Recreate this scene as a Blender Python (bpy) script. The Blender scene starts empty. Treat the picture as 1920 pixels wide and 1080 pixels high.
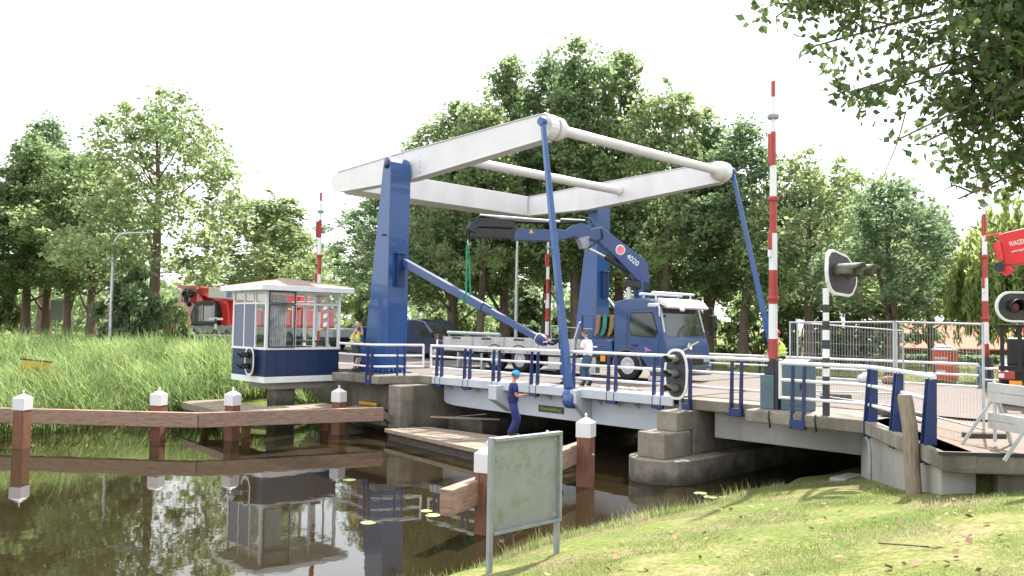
import bpy, bmesh, math, random
import numpy as np
from mathutils import Vector, Matrix
random.seed(7)
C = bpy.context.scene.collection
SC = bpy.context.scene

# ------------------------------------------------------------------ camera
cd = bpy.data.cameras.new('camera'); cam = bpy.data.objects.new('camera', cd); C.objects.link(cam)
cd.sensor_width = 36.0; cd.lens = 29.226; cd.clip_start = 0.1; cd.clip_end = 3000
R_ = Vector((0.695801, 0.718076, 0.015091)); U_ = Vector((0.022896, -0.043176, 0.998805)); F_ = Vector((-0.717870, 0.694624, 0.046483))
M = Matrix(((R_.x, U_.x, -F_.x, 0), (R_.y, U_.y, -F_.y, 0), (R_.z, U_.z, -F_.z, 3.7), (0, 0, 0, 1)))
cam.matrix_world = M
SC.camera = cam
SC.view_settings.view_transform = 'Standard'; SC.view_settings.look = 'None'
SC.view_settings.gamma = 1.0; SC.view_settings.exposure = 1.95
SC.cycles.max_bounces = 6; SC.cycles.transparent_max_bounces = 12

# ------------------------------------------------------------------ sky + sun (sun stands ahead of the camera, a little to the right)
SUN_AZ = Vector((-0.30, 0.95, 0)).normalized(); EL = math.radians(52)
W = bpy.data.worlds.new('World'); SC.world = W; W.use_nodes = True
nt = W.node_tree; nt.nodes.clear()
sky = nt.nodes.new('ShaderNodeTexSky'); sky.sky_type = 'NISHITA'; sky.sun_disc = False
sky.sun_elevation = EL; sky.sun_rotation = math.atan2(SUN_AZ.x, SUN_AZ.y)
sky.air_density = 1.0; sky.dust_density = 3.0
tc = nt.nodes.new('ShaderNodeTexCoord'); mp = nt.nodes.new('ShaderNodeMapping'); mp.inputs['Scale'].default_value = (1.2, 1.2, 3.0)
nz = nt.nodes.new('ShaderNodeTexNoise'); nz.inputs['Scale'].default_value = 2.2; nz.inputs['Detail'].default_value = 6; nz.inputs['Roughness'].default_value = 0.55
cr = nt.nodes.new('ShaderNodeValToRGB'); cr.color_ramp.elements[0].position = 0.30; cr.color_ramp.elements[0].color = (.62, .62, .62, 1); cr.color_ramp.elements[1].position = 0.62; cr.color_ramp.elements[1].color = (1, 1, 1, 1)
mx = nt.nodes.new('ShaderNodeMix'); mx.data_type = 'RGBA'
cloud = nt.nodes.new('ShaderNodeRGB'); cloud.outputs[0].default_value = (5.6, 5.7, 5.9, 1)
bg = nt.nodes.new('ShaderNodeBackground'); bg.inputs['Strength'].default_value = 0.105
ow = nt.nodes.new('ShaderNodeOutputWorld')
L = nt.links.new
L(tc.outputs['Generated'], mp.inputs[0]); L(mp.outputs[0], nz.inputs['Vector']); L(nz.outputs['Fac'], cr.inputs[0])
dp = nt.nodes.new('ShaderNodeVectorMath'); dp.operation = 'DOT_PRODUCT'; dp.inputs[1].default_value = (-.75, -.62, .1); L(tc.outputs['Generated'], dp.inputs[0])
dm = nt.nodes.new('ShaderNodeMapRange'); dm.inputs['From Min'].default_value = -.8; dm.inputs['From Max'].default_value = .9; dm.inputs['To Min'].default_value = .80; dm.inputs['To Max'].default_value = 1.08; L(dp.outputs['Value'], dm.inputs['Value'])  # added cloud gain: brighter out of frame left, dimmer right, lifts left-hand tower faces
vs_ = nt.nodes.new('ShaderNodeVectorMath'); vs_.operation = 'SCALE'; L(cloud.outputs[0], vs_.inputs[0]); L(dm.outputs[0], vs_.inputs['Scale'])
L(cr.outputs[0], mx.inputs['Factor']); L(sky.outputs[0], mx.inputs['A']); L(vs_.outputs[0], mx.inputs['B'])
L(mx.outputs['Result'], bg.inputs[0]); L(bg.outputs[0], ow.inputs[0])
sl = bpy.data.lights.new('sun', 'SUN'); sl.energy = 3.0; sl.angle = math.radians(1.2); sl.color = (1, .95, .87)
so = bpy.data.objects.new('sun', sl); C.objects.link(so)
sdir = Vector((SUN_AZ.x*math.cos(EL), SUN_AZ.y*math.cos(EL), math.sin(EL)))
so.rotation_euler = sdir.to_track_quat('Z', 'Y').to_euler(); so.location = (0, 0, 60)

# ------------------------------------------------------------------ materials
MATS = {}
def mat(name, col, rough=.6, metal=0, var=.12, scale=3.0, bump=0, bscale=20, col2=None, spec=.5, dirt=0, coat=0):
    """principled paint / stone / wood with noise in colour, roughness and optional bump; object coordinates"""
    if name in MATS: return MATS[name]
    m = bpy.data.materials.new(name); m.use_nodes = True; n = m.node_tree.nodes; l = m.node_tree.links.new
    b = n['Principled BSDF']; b.inputs['Roughness'].default_value = rough; b.inputs['Metallic'].default_value = metal; wl = name in ('concrete', 'damp_concrete')
    b.inputs['Specular IOR Level'].default_value = spec; b.inputs['Coat Weight'].default_value = coat
    t = n.new('ShaderNodeTexCoord'); z = n.new('ShaderNodeTexNoise'); z.inputs['Scale'].default_value = scale; z.inputs['Detail'].default_value = 8; z.inputs['Roughness'].default_value = .65
    l(t.outputs['Object'], z.inputs['Vector'])
    c2 = col2 if col2 else tuple(max(0, c*(1-var*2.2)) for c in col)
    r = n.new('ShaderNodeValToRGB'); e = r.color_ramp.elements
    e[0].position = .32; e[0].color = (*c2, 1); e[1].position = .62; e[1].color = (*col, 1)
    l(z.outputs['Fac'], r.inputs[0]); out = r.outputs[0]
    if dirt:
        z2 = n.new('ShaderNodeTexNoise'); z2.inputs['Scale'].default_value = scale*.37; z2.inputs['Detail'].default_value = 10; z2.inputs['Roughness'].default_value = .7
        mpn = n.new('ShaderNodeMapping'); mpn.inputs['Scale'].default_value = (1.6, 1.6, .45); l(t.outputs['Object'], mpn.inputs[0]); l(mpn.outputs[0], z2.inputs['Vector'])
        r2 = n.new('ShaderNodeValToRGB'); r2.color_ramp.elements[0].position = .48; r2.color_ramp.elements[1].position = .72
        l(z2.outputs['Fac'], r2.inputs[0])
        mm = n.new('ShaderNodeMix'); mm.data_type = 'RGBA'; mm.inputs['B'].default_value = (.07, .062, .045, 1)
        mu = n.new('ShaderNodeMath'); mu.operation = 'MULTIPLY'; mu.inputs[1].default_value = dirt; l(r2.outputs[0], mu.inputs[0])
        l(mu.outputs[0], mm.inputs['Factor']); l(out, mm.inputs['A']); out = mm.outputs['Result']
    if wl:   # algae and wet dirt left by the water on the lowest half metre
        sx = n.new('ShaderNodeSeparateXYZ'); l(t.outputs['Object'], sx.inputs[0]); zn = n.new('ShaderNodeMath'); zn.operation = 'MULTIPLY_ADD'; zn.inputs[1].default_value = .9; l(z.outputs['Fac'], zn.inputs[0]); l(sx.outputs[2], zn.inputs[2])
        w_ = n.new('ShaderNodeMapRange'); w_.inputs['From Min'].default_value = .50; w_.inputs['From Max'].default_value = .85; w_.inputs['To Min'].default_value = .85; w_.inputs['To Max'].default_value = 0; l(zn.outputs[0], w_.inputs['Value'])
        mw = n.new('ShaderNodeMix'); mw.data_type = 'RGBA'; mw.inputs['B'].default_value = (.045, .042, .026, 1); l(w_.outputs[0], mw.inputs['Factor']); l(out, mw.inputs['A']); out = mw.outputs['Result']
    l(out, b.inputs['Base Color'])
    mr = n.new('ShaderNodeMapRange'); mr.inputs['To Min'].default_value = max(0, rough-.1); mr.inputs['To Max'].default_value = min(1, rough+.12)
    l(z.outputs['Fac'], mr.inputs['Value']); l(mr.outputs[0], b.inputs['Roughness'])
    if bump:
        zb = n.new('ShaderNodeTexNoise'); zb.inputs['Scale'].default_value = bscale; zb.inputs['Detail'].default_value = 6
        l(t.outputs['Object'], zb.inputs['Vector'])
        bp = n.new('ShaderNodeBump'); bp.inputs['Strength'].default_value = bump; bp.inputs['Distance'].default_value = .02
        l(zb.outputs['Fac'], bp.inputs['Height']); l(bp.outputs[0], b.inputs['Normal'])
    MATS[name] = m; return m

def wood_mat(name, col, col2, axis=(1, 12, 12), rough=.75, bump=.4):
    if name in MATS: return MATS[name]
    m = bpy.data.materials.new(name); m.use_nodes = True; n = m.node_tree.nodes; l = m.node_tree.links.new
    b = n['Principled BSDF']; b.inputs['Roughness'].default_value = rough; b.inputs['Specular IOR Level'].default_value = .3
    t = n.new('ShaderNodeTexCoord'); mpn = n.new('ShaderNodeMapping'); mpn.inputs['Scale'].default_value = axis
    z = n.new('ShaderNodeTexNoise'); z.inputs['Scale'].default_value = 2.5; z.inputs['Detail'].default_value = 8; z.inputs['Roughness'].default_value = .7
    l(t.outputs['Object'], mpn.inputs[0]); l(mpn.outputs[0], z.inputs['Vector'])
    r = n.new('ShaderNodeValToRGB'); e = r.color_ramp.elements; e[0].position = .33; e[0].color = (*col2, 1); e[1].position = .66; e[1].color = (*col, 1)
    l(z.outputs['Fac'], r.inputs[0]); l(r.outputs[0], b.inputs['Base Color'])
    bp = n.new('ShaderNodeBump'); bp.inputs['Strength'].default_value = bump; bp.inputs['Distance'].default_value = .01
    l(z.outputs['Fac'], bp.inputs['Height']); l(bp.outputs[0], b.inputs['Normal'])
    MATS[name] = m; return m

def leaf_mat(name, dark, light, trans=.45, scale=.35):
    m = bpy.data.materials.new(name); m.use_nodes = True; n = m.node_tree.nodes; l = m.node_tree.links.new
    n.clear()
    o = n.new('ShaderNodeOutputMaterial'); t = n.new('ShaderNodeTexCoord'); z = n.new('ShaderNodeTexNoise')
    z.inputs['Scale'].default_value = scale; z.inputs['Detail'].default_value = 4
    g = n.new('ShaderNodeNewGeometry'); a = n.new('ShaderNodeMath'); a.operation = 'MULTIPLY_ADD'; a.inputs[1].default_value = .5; 
    l(t.outputs['Object'], z.inputs['Vector']); l(g.outputs['Random Per Island'], a.inputs[0]); 
    s = n.new('ShaderNodeMath'); s.operation = 'SUBTRACT'; s.inputs[1].default_value = .25; l(z.outputs['Fac'], s.inputs[0]); l(s.outputs[0], a.inputs[2])
    r = n.new('ShaderNodeValToRGB'); e = r.color_ramp.elements; e[0].position = .15; e[0].color = (*dark, 1); e[1].position = .85; e[1].color = (*light, 1)
    l(a.outputs[0], r.inputs[0])
    d = n.new('ShaderNodeBsdfPrincipled'); d.inputs['Roughness'].default_value = .5; d.inputs['Specular IOR Level'].default_value = .25
    l(r.outputs[0], d.inputs['Base Color'])
    tr = n.new('ShaderNodeBsdfTranslucent'); hs = n.new('ShaderNodeHueSaturation'); hs.inputs['Value'].default_value = 1.8; hs.inputs['Hue'].default_value = .492; hs.inputs['Saturation'].default_value = 1.0
    l(r.outputs[0], hs.inputs['Color']); l(hs.outputs[0], tr.inputs['Color'])
    mi = n.new('ShaderNodeMixShader'); mi.inputs[0].default_value = trans; l(d.outputs[0], mi.inputs[1]); l(tr.outputs[0], mi.inputs[2]); l(mi.outputs[0], o.inputs[0])
    MATS[name] = m; return m

def glass_mat(name, tint=(.75, .85, .82), alpha=.35):
    m = bpy.data.materials.new(name); m.use_nodes = True; n = m.node_tree.nodes; l = m.node_tree.links.new; n.clear()
    o = n.new('ShaderNodeOutputMaterial'); t = n.new('ShaderNodeBsdfTransparent'); t.inputs[0].default_value = (*tint, 1)
    g = n.new('ShaderNodeBsdfGlossy'); g.inputs['Roughness'].default_value = .02; f = n.new('ShaderNodeFresnel'); f.inputs[0].default_value = 1.6
    mi = n.new('ShaderNodeMixShader'); ge = n.new('ShaderNodeNewGeometry'); k1 = n.new('ShaderNodeMath'); k1.operation = 'SUBTRACT'; k1.inputs[0].default_value = 1; l(ge.outputs['Backfacing'], k1.inputs[1]); k2 = n.new('ShaderNodeMath'); k2.operation = 'MULTIPLY'; l(f.outputs[0], k2.inputs[0]); l(k1.outputs[0], k2.inputs[1]); l(k2.outputs[0], mi.inputs[0]); l(t.outputs[0], mi.inputs[1]); l(g.outputs[0], mi.inputs[2]); l(mi.outputs[0], o.inputs[0])
    MATS[name] = m; return m

BLUE = mat('bridge_blue_paint', (.018, .080, .26), .36, var=.10, scale=1.5, dirt=.22, coat=.35)
BLUE_D = mat('dark_blue_paint', (.011, .030, .125), .4, var=.1, scale=2)
WHITE = mat('white_paint', (.69, .675, .685), .4, var=.04, scale=1.2, dirt=.13)
WHITE_R = mat('rail_white', (.74, .74, .76), .4, var=.04, scale=4, dirt=.06)
GIRD = mat('girder_grey_paint', (.50, .53, .58), .45, var=.06, scale=.9, dirt=.14)
CONC = mat('concrete', (.27, .24, .195), .9, var=.22, scale=1.6, bump=.5, bscale=35, dirt=.85)
CONC_L = mat('pale_concrete', (.36, .345, .32), .9, var=.12, scale=1.2, bump=.3, bscale=40, dirt=.45)
CONC_D = mat('damp_concrete', (.19, .165, .13), .85, var=.2, scale=1.6, bump=.5, bscale=30, dirt=.9)
ASPH = mat('worn_pink_asphalt', (.165, .135, .120), .9, var=.12, scale=5, bump=.4, bscale=120, dirt=.3)
PAVE = mat('brown_pavers', (.21, .155, .12), .9, var=.2, scale=8, bump=.6, bscale=25, dirt=.35)
WOODR = wood_mat('hardwood_beam', (.38, .25, .185), (.18, .115, .085), (1.2, 1.2, 9))
WOODP = wood_mat('hardwood_pile', (.25, .115, .07), (.12, .05, .032), (10, 10, 1.2))
WOODG = wood_mat('grey_wood', (.33, .26, .20), (.16, .125, .10), (9, 9, 1.1))
PLANK = wood_mat('weathered_plank', (.36, .29, .22), (.18, .14, .105), (1.3, 9, 9))
GALV = mat('galvanised_steel', (.50, .52, .54), .45, .6, var=.1, scale=6)
STEELG = mat('grey_steel', (.30, .33, .35), .5, .2, var=.12, scale=5, dirt=.2)
BLACK = mat('black_rubber', (.018, .018, .018), .7, var=.2, scale=8)
DARK = mat('dark_steel', (.035, .036, .04), .5, .2, var=.2, scale=6)
RED = mat('signal_red_paint', (.40, .050, .040), .45, var=.12, scale=4, dirt=.1)
CRANE_RED = mat('crane_red_paint', (.68, .025, .03), .35, var=.08, scale=2, dirt=.1, coat=.3)
TRUCK = mat('truck_blue_paint', (.014, .055, .18), .32, var=.10, scale=2, dirt=.15, coat=.35)
ALU = mat('aluminium_boards', (.60, .59, .57), .4, .25, var=.1, scale=2, dirt=.25)
SILV = mat('silver_paint', (.55, .56, .58), .35, .3, var=.06, scale=3)
CHROME = mat('chrome', (.75, .75, .76), .15, .9, var=.05)
TEAL = mat('cabinet_teal_grey', (.085, .14, .17), .5, var=.12, scale=3, dirt=.2)
BOARD = mat('signal_board_black', (.045, .046, .052), .55, var=.2, scale=6)
HOOD = mat('hood_weathered', (.16, .165, .13), .65, var=.3, scale=8)
HOODB = mat('hood_black', (.012, .012, .012), .6, var=.2, scale=8)
LENS = mat('dark_red_lens', (.085, .010, .012), .15, var=.1)
CABB = mat('cabin_blue_panel', (.012, .030, .092), .45, var=.08, scale=2, dirt=.1)
CABG = mat('cabin_shutter_blue_grey', (.13, .155, .22), .5, var=.06, scale=2)
TRIM = mat('white_trim', (.78, .79, .80), .45, var=.05, scale=3, dirt=.12)
ROOFB = mat('brown_roof_felt', (.34, .24, .19), .95, var=.15, scale=8, bump=.4, bscale=60)
BARK = wood_mat('bark', (.20, .155, .115), (.08, .06, .045), (7, 7, 1.3), .9, .8)
SKIN = mat('skin', (.52, .31, .22), .5, var=.06, scale=10)
HAIR = mat('brown_hair', (.13, .07, .035), .7, var=.2, scale=30)
HAIRG = mat('grey_hair', (.42, .38, .34), .7, var=.15, scale=30)
HIVIS = mat('hi_vis_yellow', (.62, .85, .05), .7, var=.1, scale=8)
NAVY = mat('navy_cloth', (.018, .024, .07), .9, var=.25, scale=9, bump=.4, bscale=25)
WORKBL = mat('work_blue_cloth', (.035, .045, .20), .9, var=.3, scale=7, bump=.5, bscale=20)
JEANS = mat('jeans', (.06, .11, .19), .9, var=.25, scale=8, bump=.3, bscale=25)
TSHIRT = mat('white_cotton', (.78, .78, .80), .9, var=.05, scale=8, bump=.3, bscale=20)
SHORTS = mat('dark_grey_cloth', (.06, .07, .075), .9, var=.2, scale=8)
BOOT = mat('boot_leather', (.035, .025, .018), .7, var=.2, scale=10)
HELB = mat('sky_blue_helmet', (.03, .36, .72), .35, var=.05)
HELR = mat('red_helmet', (.70, .05, .05), .35, var=.05)
HELG = mat('green_helmet', (.10, .50, .32), .35, var=.05)
GREENROPE = mat('green_sling', (.02, .30, .16), .8, var=.2, scale=10)
LILY = mat('lily_pad_green', (.42, .50, .16), .45, var=.15, scale=4)
PLATEG = mat('name_plate_green', (.035, .06, .022), .5, var=.1)
LETY = mat('lettering_yellow_green', (.30, .36, .06), .5, var=.05)
LETW = mat('lettering_white', (.85, .85, .85), .5, var=.02)
TOIL = mat('toilet_red_orange', (.72, .12, .045), .5, var=.08, scale=3)
BRICK = mat('brown_brick', (.26, .12, .085), .9, var=.2, scale=12)
TILE = mat('red_roof_tile', (.52, .20, .12), .85, var=.15, scale=6, bump=.4, bscale=30)
YELL = mat('yellow_board', (.75, .42, .03), .6, var=.2, scale=3, dirt=.3)
PANEL = None
GLASS = glass_mat('window_glass', (.985, .99, .985)); GLASSD = mat('dark_glazing', (.045, .06, .05), .05, var=.3, scale=1.2, spec=.6, coat=.3, col2=(.012, .016, .014))
ORANGE = mat('amber_lens', (.8, .32, .03), .3, var=.05)
PURPLE = mat('purple_mark', (.38, .18, .62), .4, var=.05)
STRAP1 = mat('brown_strap', (.33, .19, .12), .85, var=.2, scale=10)
STRAP2 = mat('green_strap', (.05, .28, .20), .85, var=.2, scale=10)
STRAP3 = mat('ochre_strap', (.34, .25, .07), .85, var=.2, scale=10)
CURT = mat('grey_curtain', (.42, .43, .44), .9, var=.2, scale=5)
RUBB = mat('pale_rubble', (.50, .45, .38), .95, var=.3, scale=9)

# ------------------------------------------------------------------ mesh helpers
V = Vector
class MB:
    def __init__(s): s.v = []; s.f = []; s.sm = []
    def add(s, vs, fs, smooth=False):
        o = len(s.v); s.v += [tuple(v) for v in vs]
        for f in fs: s.f.append(tuple(i+o for i in f)); s.sm.append(smooth)
        return s
    def box(s, x0, x1, y0, y1, z0, z1):
        vs = [(x, y, z) for z in (z0, z1) for y in (y0, y1) for x in (x0, x1)]
        return s.add(vs, [(0, 2, 3, 1), (4, 5, 7, 6), (0, 1, 5, 4), (2, 6, 7, 3), (0, 4, 6, 2), (1, 3, 7, 5)])
    def obox(s, c, size, rot=0, tilt=None):
        m = Matrix.Rotation(rot, 3, 'Z')
        if tilt is not None: m = m @ tilt
        a, b, d = [q/2 for q in size]; c = V(c)
        vs = [c + m @ V((x, y, z)) for z in (-d, d) for y in (-b, b) for x in (-a, a)]
        return s.add(vs, [(0, 2, 3, 1), (4, 5, 7, 6), (0, 1, 5, 4), (2, 6, 7, 3), (0, 4, 6, 2), (1, 3, 7, 5)])
    def bar(s, p0, p1, w, h, w1=None, h1=None, up=(0, 0, 1)):
        p0 = V(p0); p1 = V(p1); d = (p1-p0).normalized(); u = V(up)
        if abs(d.dot(u)) > .98: u = V((0, 1, 0))
        r = d.cross(u).normalized(); u = r.cross(d).normalized()
        w1 = w if w1 is None else w1; h1 = h if h1 is None else h1
        vs = []
        for p, a, b in ((p0, w/2, h/2), (p1, w1/2, h1/2)):
            vs += [p-r*a-u*b, p+r*a-u*b, p+r*a+u*b, p-r*a+u*b]
        return s.add(vs, [(3, 2, 1, 0), (4, 5, 6, 7), (0, 1, 5, 4), (1, 2, 6, 5), (2, 3, 7, 6), (3, 0, 4, 7)])
    def tube(s, pts, r, n=10, smooth=True):
        pts = [V(p) for p in pts]; rs = r if hasattr(r, '__len__') else [r]*len(pts)
        t0 = (pts[1]-pts[0]).normalized(); u = V((0, 0, 1)) if abs(t0.z) < .9 else V((1, 0, 0))
        a = t0.cross(u).normalized(); rings = []
        for i, p in enumerate(pts):
            t = (pts[min(i+1, len(pts)-1)]-pts[max(i-1, 0)]).normalized()
            a = (a-t*a.dot(t)).normalized(); b = t.cross(a)
            rings.append([p+(a*math.cos(k*2*math.pi/n)+b*math.sin(k*2*math.pi/n))*rs[i] for k in range(n)])
        vs = [v for q in rings for v in q]; fs = []
        for i in range(len(pts)-1):
            for k in range(n): fs.append((i*n+k, i*n+(k+1) % n, (i+1)*n+(k+1) % n, (i+1)*n+k))
        s.add(vs, fs, smooth); m = len(pts)-1
        s.add(rings[0], [tuple(range(n-1, -1, -1))]); s.add(rings[m], [tuple(range(n))])
        return s
    def prism(s, pts, ext, smooth=False):
        """closed polygon of 3-D points swept along ext"""
        pts = [V(p) for p in pts]; e = V(ext); n = len(pts)
        vs = pts+[p+e for p in pts]
        return s.add(vs, [tuple(range(n-1, -1, -1)), tuple(range(n, 2*n))]+[(i, (i+1) % n, n+(i+1) % n, n+i) for i in range(n)])
    def lathe(s, prof, c, axis=(0, 0, 1), n=20, smooth=True, sq=1.0):
        c = V(c); ax = V(axis).normalized(); u = V((0, 0, 1)) if abs(ax.z) < .9 else V((1, 0, 0))
        a = ax.cross(u).normalized(); b = ax.cross(a); vs = []; m = len(prof)
        for r, h in prof:
            for k in range(n):
                g = k*2*math.pi/n; vs.append(c+ax*h+a*(r*math.cos(g))+b*(r*math.sin(g)*sq))
        fs = [(i*n+k, i*n+(k+1) % n, (i+1)*n+(k+1) % n, (i+1)*n+k) for i in range(m-1) for k in range(n)]
        s.add(vs, fs, smooth)
        s.add(vs[:n], [tuple(range(n-1, -1, -1))]); s.add(vs[-n:], [tuple(range(n))])
        return s
    def ball(s, c, r, n=14, m=9):
        c = V(c); r = (r, r, r) if not hasattr(r, '__len__') else r; vs = []
        for i in range(m+1):
            p = math.pi*i/m
            for k in range(n):
                g = 2*math.pi*k/n; vs.append((c.x+r[0]*math.sin(p)*math.cos(g), c.y+r[1]*math.sin(p)*math.sin(g), c.z+r[2]*math.cos(p)))
        fs = [(i*n+k, (i+1)*n+k, (i+1)*n+(k+1) % n, i*n+(k+1) % n) for i in range(m) for k in range(n)]
        return s.add(vs, fs, True)
    def build(s, name, material, parent=None, bevel=0, seg=2):
        me = bpy.data.meshes.new(name); me.from_pydata(s.v, [], s.f); me.update()
        bm = bmesh.new(); bm.from_mesh(me)
        if len(s.f) < 60000: bmesh.ops.recalc_face_normals(bm, faces=bm.faces)
        bm.to_mesh(me); bm.free()
        me.polygons.foreach_set('use_smooth', s.sm)
        return link(name, me, material, parent, bevel, seg)

def wloc(o):
    p = V((0, 0, 0))
    while o is not None: p = p + V(o.location); o = o.parent
    return p
def link(name, me, material, parent=None, bevel=0, seg=2):
    o = bpy.data.objects.new(name, me)
    for m in (material if isinstance(material, (list, tuple)) else [material]): me.materials.append(m)
    C.objects.link(o)
    if parent is not None:
        w = wloc(parent); o.parent = parent
        me.transform(Matrix.Translation(-w))
    if bevel:
        b = o.modifiers.new('bevel', 'BEVEL'); b.width = bevel; b.segments = seg; b.limit_method = 'ANGLE'; b.angle_limit = math.radians(35); b.harden_normals = False
    return o
def tag(o, label, cat=None, group=None):
    o['label'] = label
    if cat: o['category'] = cat
    if group: o['group'] = group
    return o
def struct(o): o['kind'] = 'structure'; return o
def thing(name, label, cat, loc, group=None):
    o = bpy.data.objects.new(name, None); o.empty_display_size = .3; o.location = loc; C.objects.link(o)
    return tag(o, label, cat, group)
def lone(name, mb, m, label, cat, loc, group=None, bevel=0):
    """a thing that is one mesh, origin at its base"""
    o = mb.build(name, m, None, bevel); o.data.transform(Matrix.Translation(-V(loc))); o.location = loc
    return tag(o, label, cat, group)
def copy_tree(o, parent=None):
    c = o.copy(); C.objects.link(c)
    if parent is not None: c.parent = parent
    for ch in [q for q in o.children]: copy_tree(ch, c)
    return c
def raw_mesh(name, verts, faces4=None, faces3=None, smooth=False):
    """fast mesh from numpy arrays of quads / triangles"""
    me = bpy.data.meshes.new(name); me.vertices.add(len(verts)); me.vertices.foreach_set('co', np.asarray(verts, np.float32).ravel())
    idx = []; tot = []
    if faces4 is not None and len(faces4): idx.append(np.asarray(faces4).ravel()); tot += [4]*len(faces4)
    if faces3 is not None and len(faces3): idx.append(np.asarray(faces3).ravel()); tot += [3]*len(faces3)
    idx = np.concatenate(idx).astype(np.int32); tot = np.array(tot, np.int32)
    me.loops.add(len(idx)); me.loops.foreach_set('vertex_index', idx)
    me.polygons.add(len(tot)); st = np.concatenate([[0], np.cumsum(tot)[:-1]]).astype(np.int32)
    me.polygons.foreach_set('loop_start', st)
    try: me.polygons.foreach_set('loop_total', tot)
    except Exception: pass
    me.update(calc_edges=True); me.validate()
    return me
def text_mesh(name, body, size, m, origin, xdir, ydir, parent=None, extrude=.004, align='CENTER', xs=1.0):
    cu = bpy.data.curves.new(name, 'FONT'); cu.body = body; cu.size = size; cu.extrude = extrude; cu.align_x = align; cu.align_y = 'CENTER'
    ob = bpy.data.objects.new(name, cu); C.objects.link(ob)
    dg = bpy.context.evaluated_depsgraph_get(); me = bpy.data.meshes.new_from_object(ob.evaluated_get(dg)); bpy.data.objects.remove(ob)
    x = V(xdir).normalized(); z = x.cross(V(ydir)).normalized(); y = z.cross(x); me.transform(Matrix.Diagonal((xs, 1, 1, 1)))
    mtx = Matrix(((x.x, y.x, z.x, origin[0]), (x.y, y.y, z.y, origin[1]), (x.z, y.z, z.z, origin[2]), (0, 0, 0, 1)))
    me.transform(mtx); me.materials.clear()
    return link(name, me, m, parent)

# ================================================================== SETTING: terrain, water, roads
def sstep(a, b, x): t = np.clip((x-a)/(b-a), 0, 1); return t*t*(3-2*t)
def bound(x):   # front edge of the raised approach on the right bank (y as a function of x)
    return np.where(x < -4.46, 13.3+(-4.46-x)*1.326, np.where(x < 0, 13.3+(x+4.46)*.9, 17.3+x*.2))
def gz(x, y):
    x = np.asarray(x, float); y = np.asarray(y, float)
    wob = .12*np.sin(y*.9+1)+.08*np.sin(y*2.3)
    tr = x-(-9.6+wob*.6+.3*(1-sstep(7.0, 9.5, y))); tl = (-30.6+wob+.6*np.sin(y*.35)*(1-sstep(11, 14, y))+2.2*sstep(12.5, 16, y))-x
    zr = np.interp(tr, [-3, -1, 0, .5, 1.6, 4.5, 7, 9, 12, 40, 2000], [-1.6, -.6, 0, .3, .55, 1.12, 1.6, 1.9, 2.05, 2.1, 2.1])
    zl = np.interp(tl, [-3, -1, 0, .6, 3, 6, 10, 20, 2000], [-1.6, -.6, 0, .25, .9, 1.5, 2.05, 2.3, 2.3])
    z = np.where(x > -20, zr, zl)
    # canal closes behind the bridge
    end = sstep(33.5, 38, y); z = z*(1-end)+1.65*end
    # flat level for the road approach
    up = sstep(0, .5, y-bound(x)-.75)*sstep(-7.7, -7.2, x); z = z*(1-up)+1.88*up
    lf = sstep(12.5, 16.5, y)*sstep(33, 35.5, -x)*(1-sstep(31, 36, y)*sstep(45, 60, -x)); z = z*(1-lf)+np.minimum(z, 1.88)*lf
    far = sstep(44, 55, -x); z = z*(1-far)+np.where(y < 31, 2.3, 1.9)*far
    return z
def axis(segs):
    out = []
    for a, b, d in segs: out += list(np.arange(a, b, d))
    return np.array(out+[segs[-1][1]])
gxs = axis([(-1200, -200, 100), (-200, -60, 7), (-60, -33.5, .9), (-33.5, -28, .22), (-28, -11, 1.4), (-11, -2, .2), (-2, 12, .8), (12, 60, 6), (60, 1200, 95)])
gys = axis([(-300, -20, 20), (-20, 2, 1.5), (2, 18.5, .22), (18.5, 40, .6), (40, 100, 4), (100, 1500, 100)])
GX, GY = np.meshgrid(gxs, gys); GZ = gz(GX, GY)
GZ = GZ+np.where(GZ > .3, .035*np.sin(GX*2.1+GY*1.3)*np.sin(GY*1.7-GX*.6), 0)
ny, nx = GX.shape; ii = np.arange(ny*nx).reshape(ny, nx)
q4 = np.stack([ii[:-1, :-1], ii[:-1, 1:], ii[1:, 1:], ii[1:, :-1]], -1).reshape(-1, 4)
gm = raw_mesh('ground', np.stack([GX, GY, GZ], -1).reshape(-1, 3), q4); gm.polygons.foreach_set('use_smooth', [True]*len(gm.polygons))
GRASSG = bpy.data.materials.new('grass_ground'); GRASSG.use_nodes = True
n = GRASSG.node_tree.nodes; l = GRASSG.node_tree.links.new; b = n['Principled BSDF']; b.inputs['Roughness'].default_value = .95; b.inputs['Specular IOR Level'].default_value = .1
t = n.new('ShaderNodeTexCoord'); z1 = n.new('ShaderNodeTexNoise'); z1.inputs['Scale'].default_value = .55; z1.inputs['Detail'].default_value = 9; z1.inputs['Roughness'].default_value = .7
l(t.outputs['Object'], z1.inputs['Vector'])
r1 = n.new('ShaderNodeValToRGB'); e = r1.color_ramp.elements; e[0].position = .36; e[0].color = (.11, .155, .045, 1); e[1].position = .66; e[1].color = (.28, .24, .15, 1)
k_ = e.new(.5); k_.color = (.16, .19, .06, 1)
l(z1.outputs['Fac'], r1.inputs[0])
z3 = n.new('ShaderNodeTexNoise'); z3.inputs['Scale'].default_value = 14; z3.inputs['Detail'].default_value = 8; l(t.outputs['Object'], z3.inputs['Vector'])
mm = n.new('ShaderNodeMix'); mm.data_type = 'RGBA'; mm.blend_type = 'MULTIPLY'; mm.inputs['Factor'].default_value = .8
r3 = n.new('ShaderNodeValToRGB'); r3.color_ramp.elements[0].position = .3; r3.color_ramp.elements[0].color = (.5, .5, .45, 1); r3.color_ramp.elements[1].position = .7; r3.color_ramp.elements[1].color = (1.25, 1.2, 1.0, 1)
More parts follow.
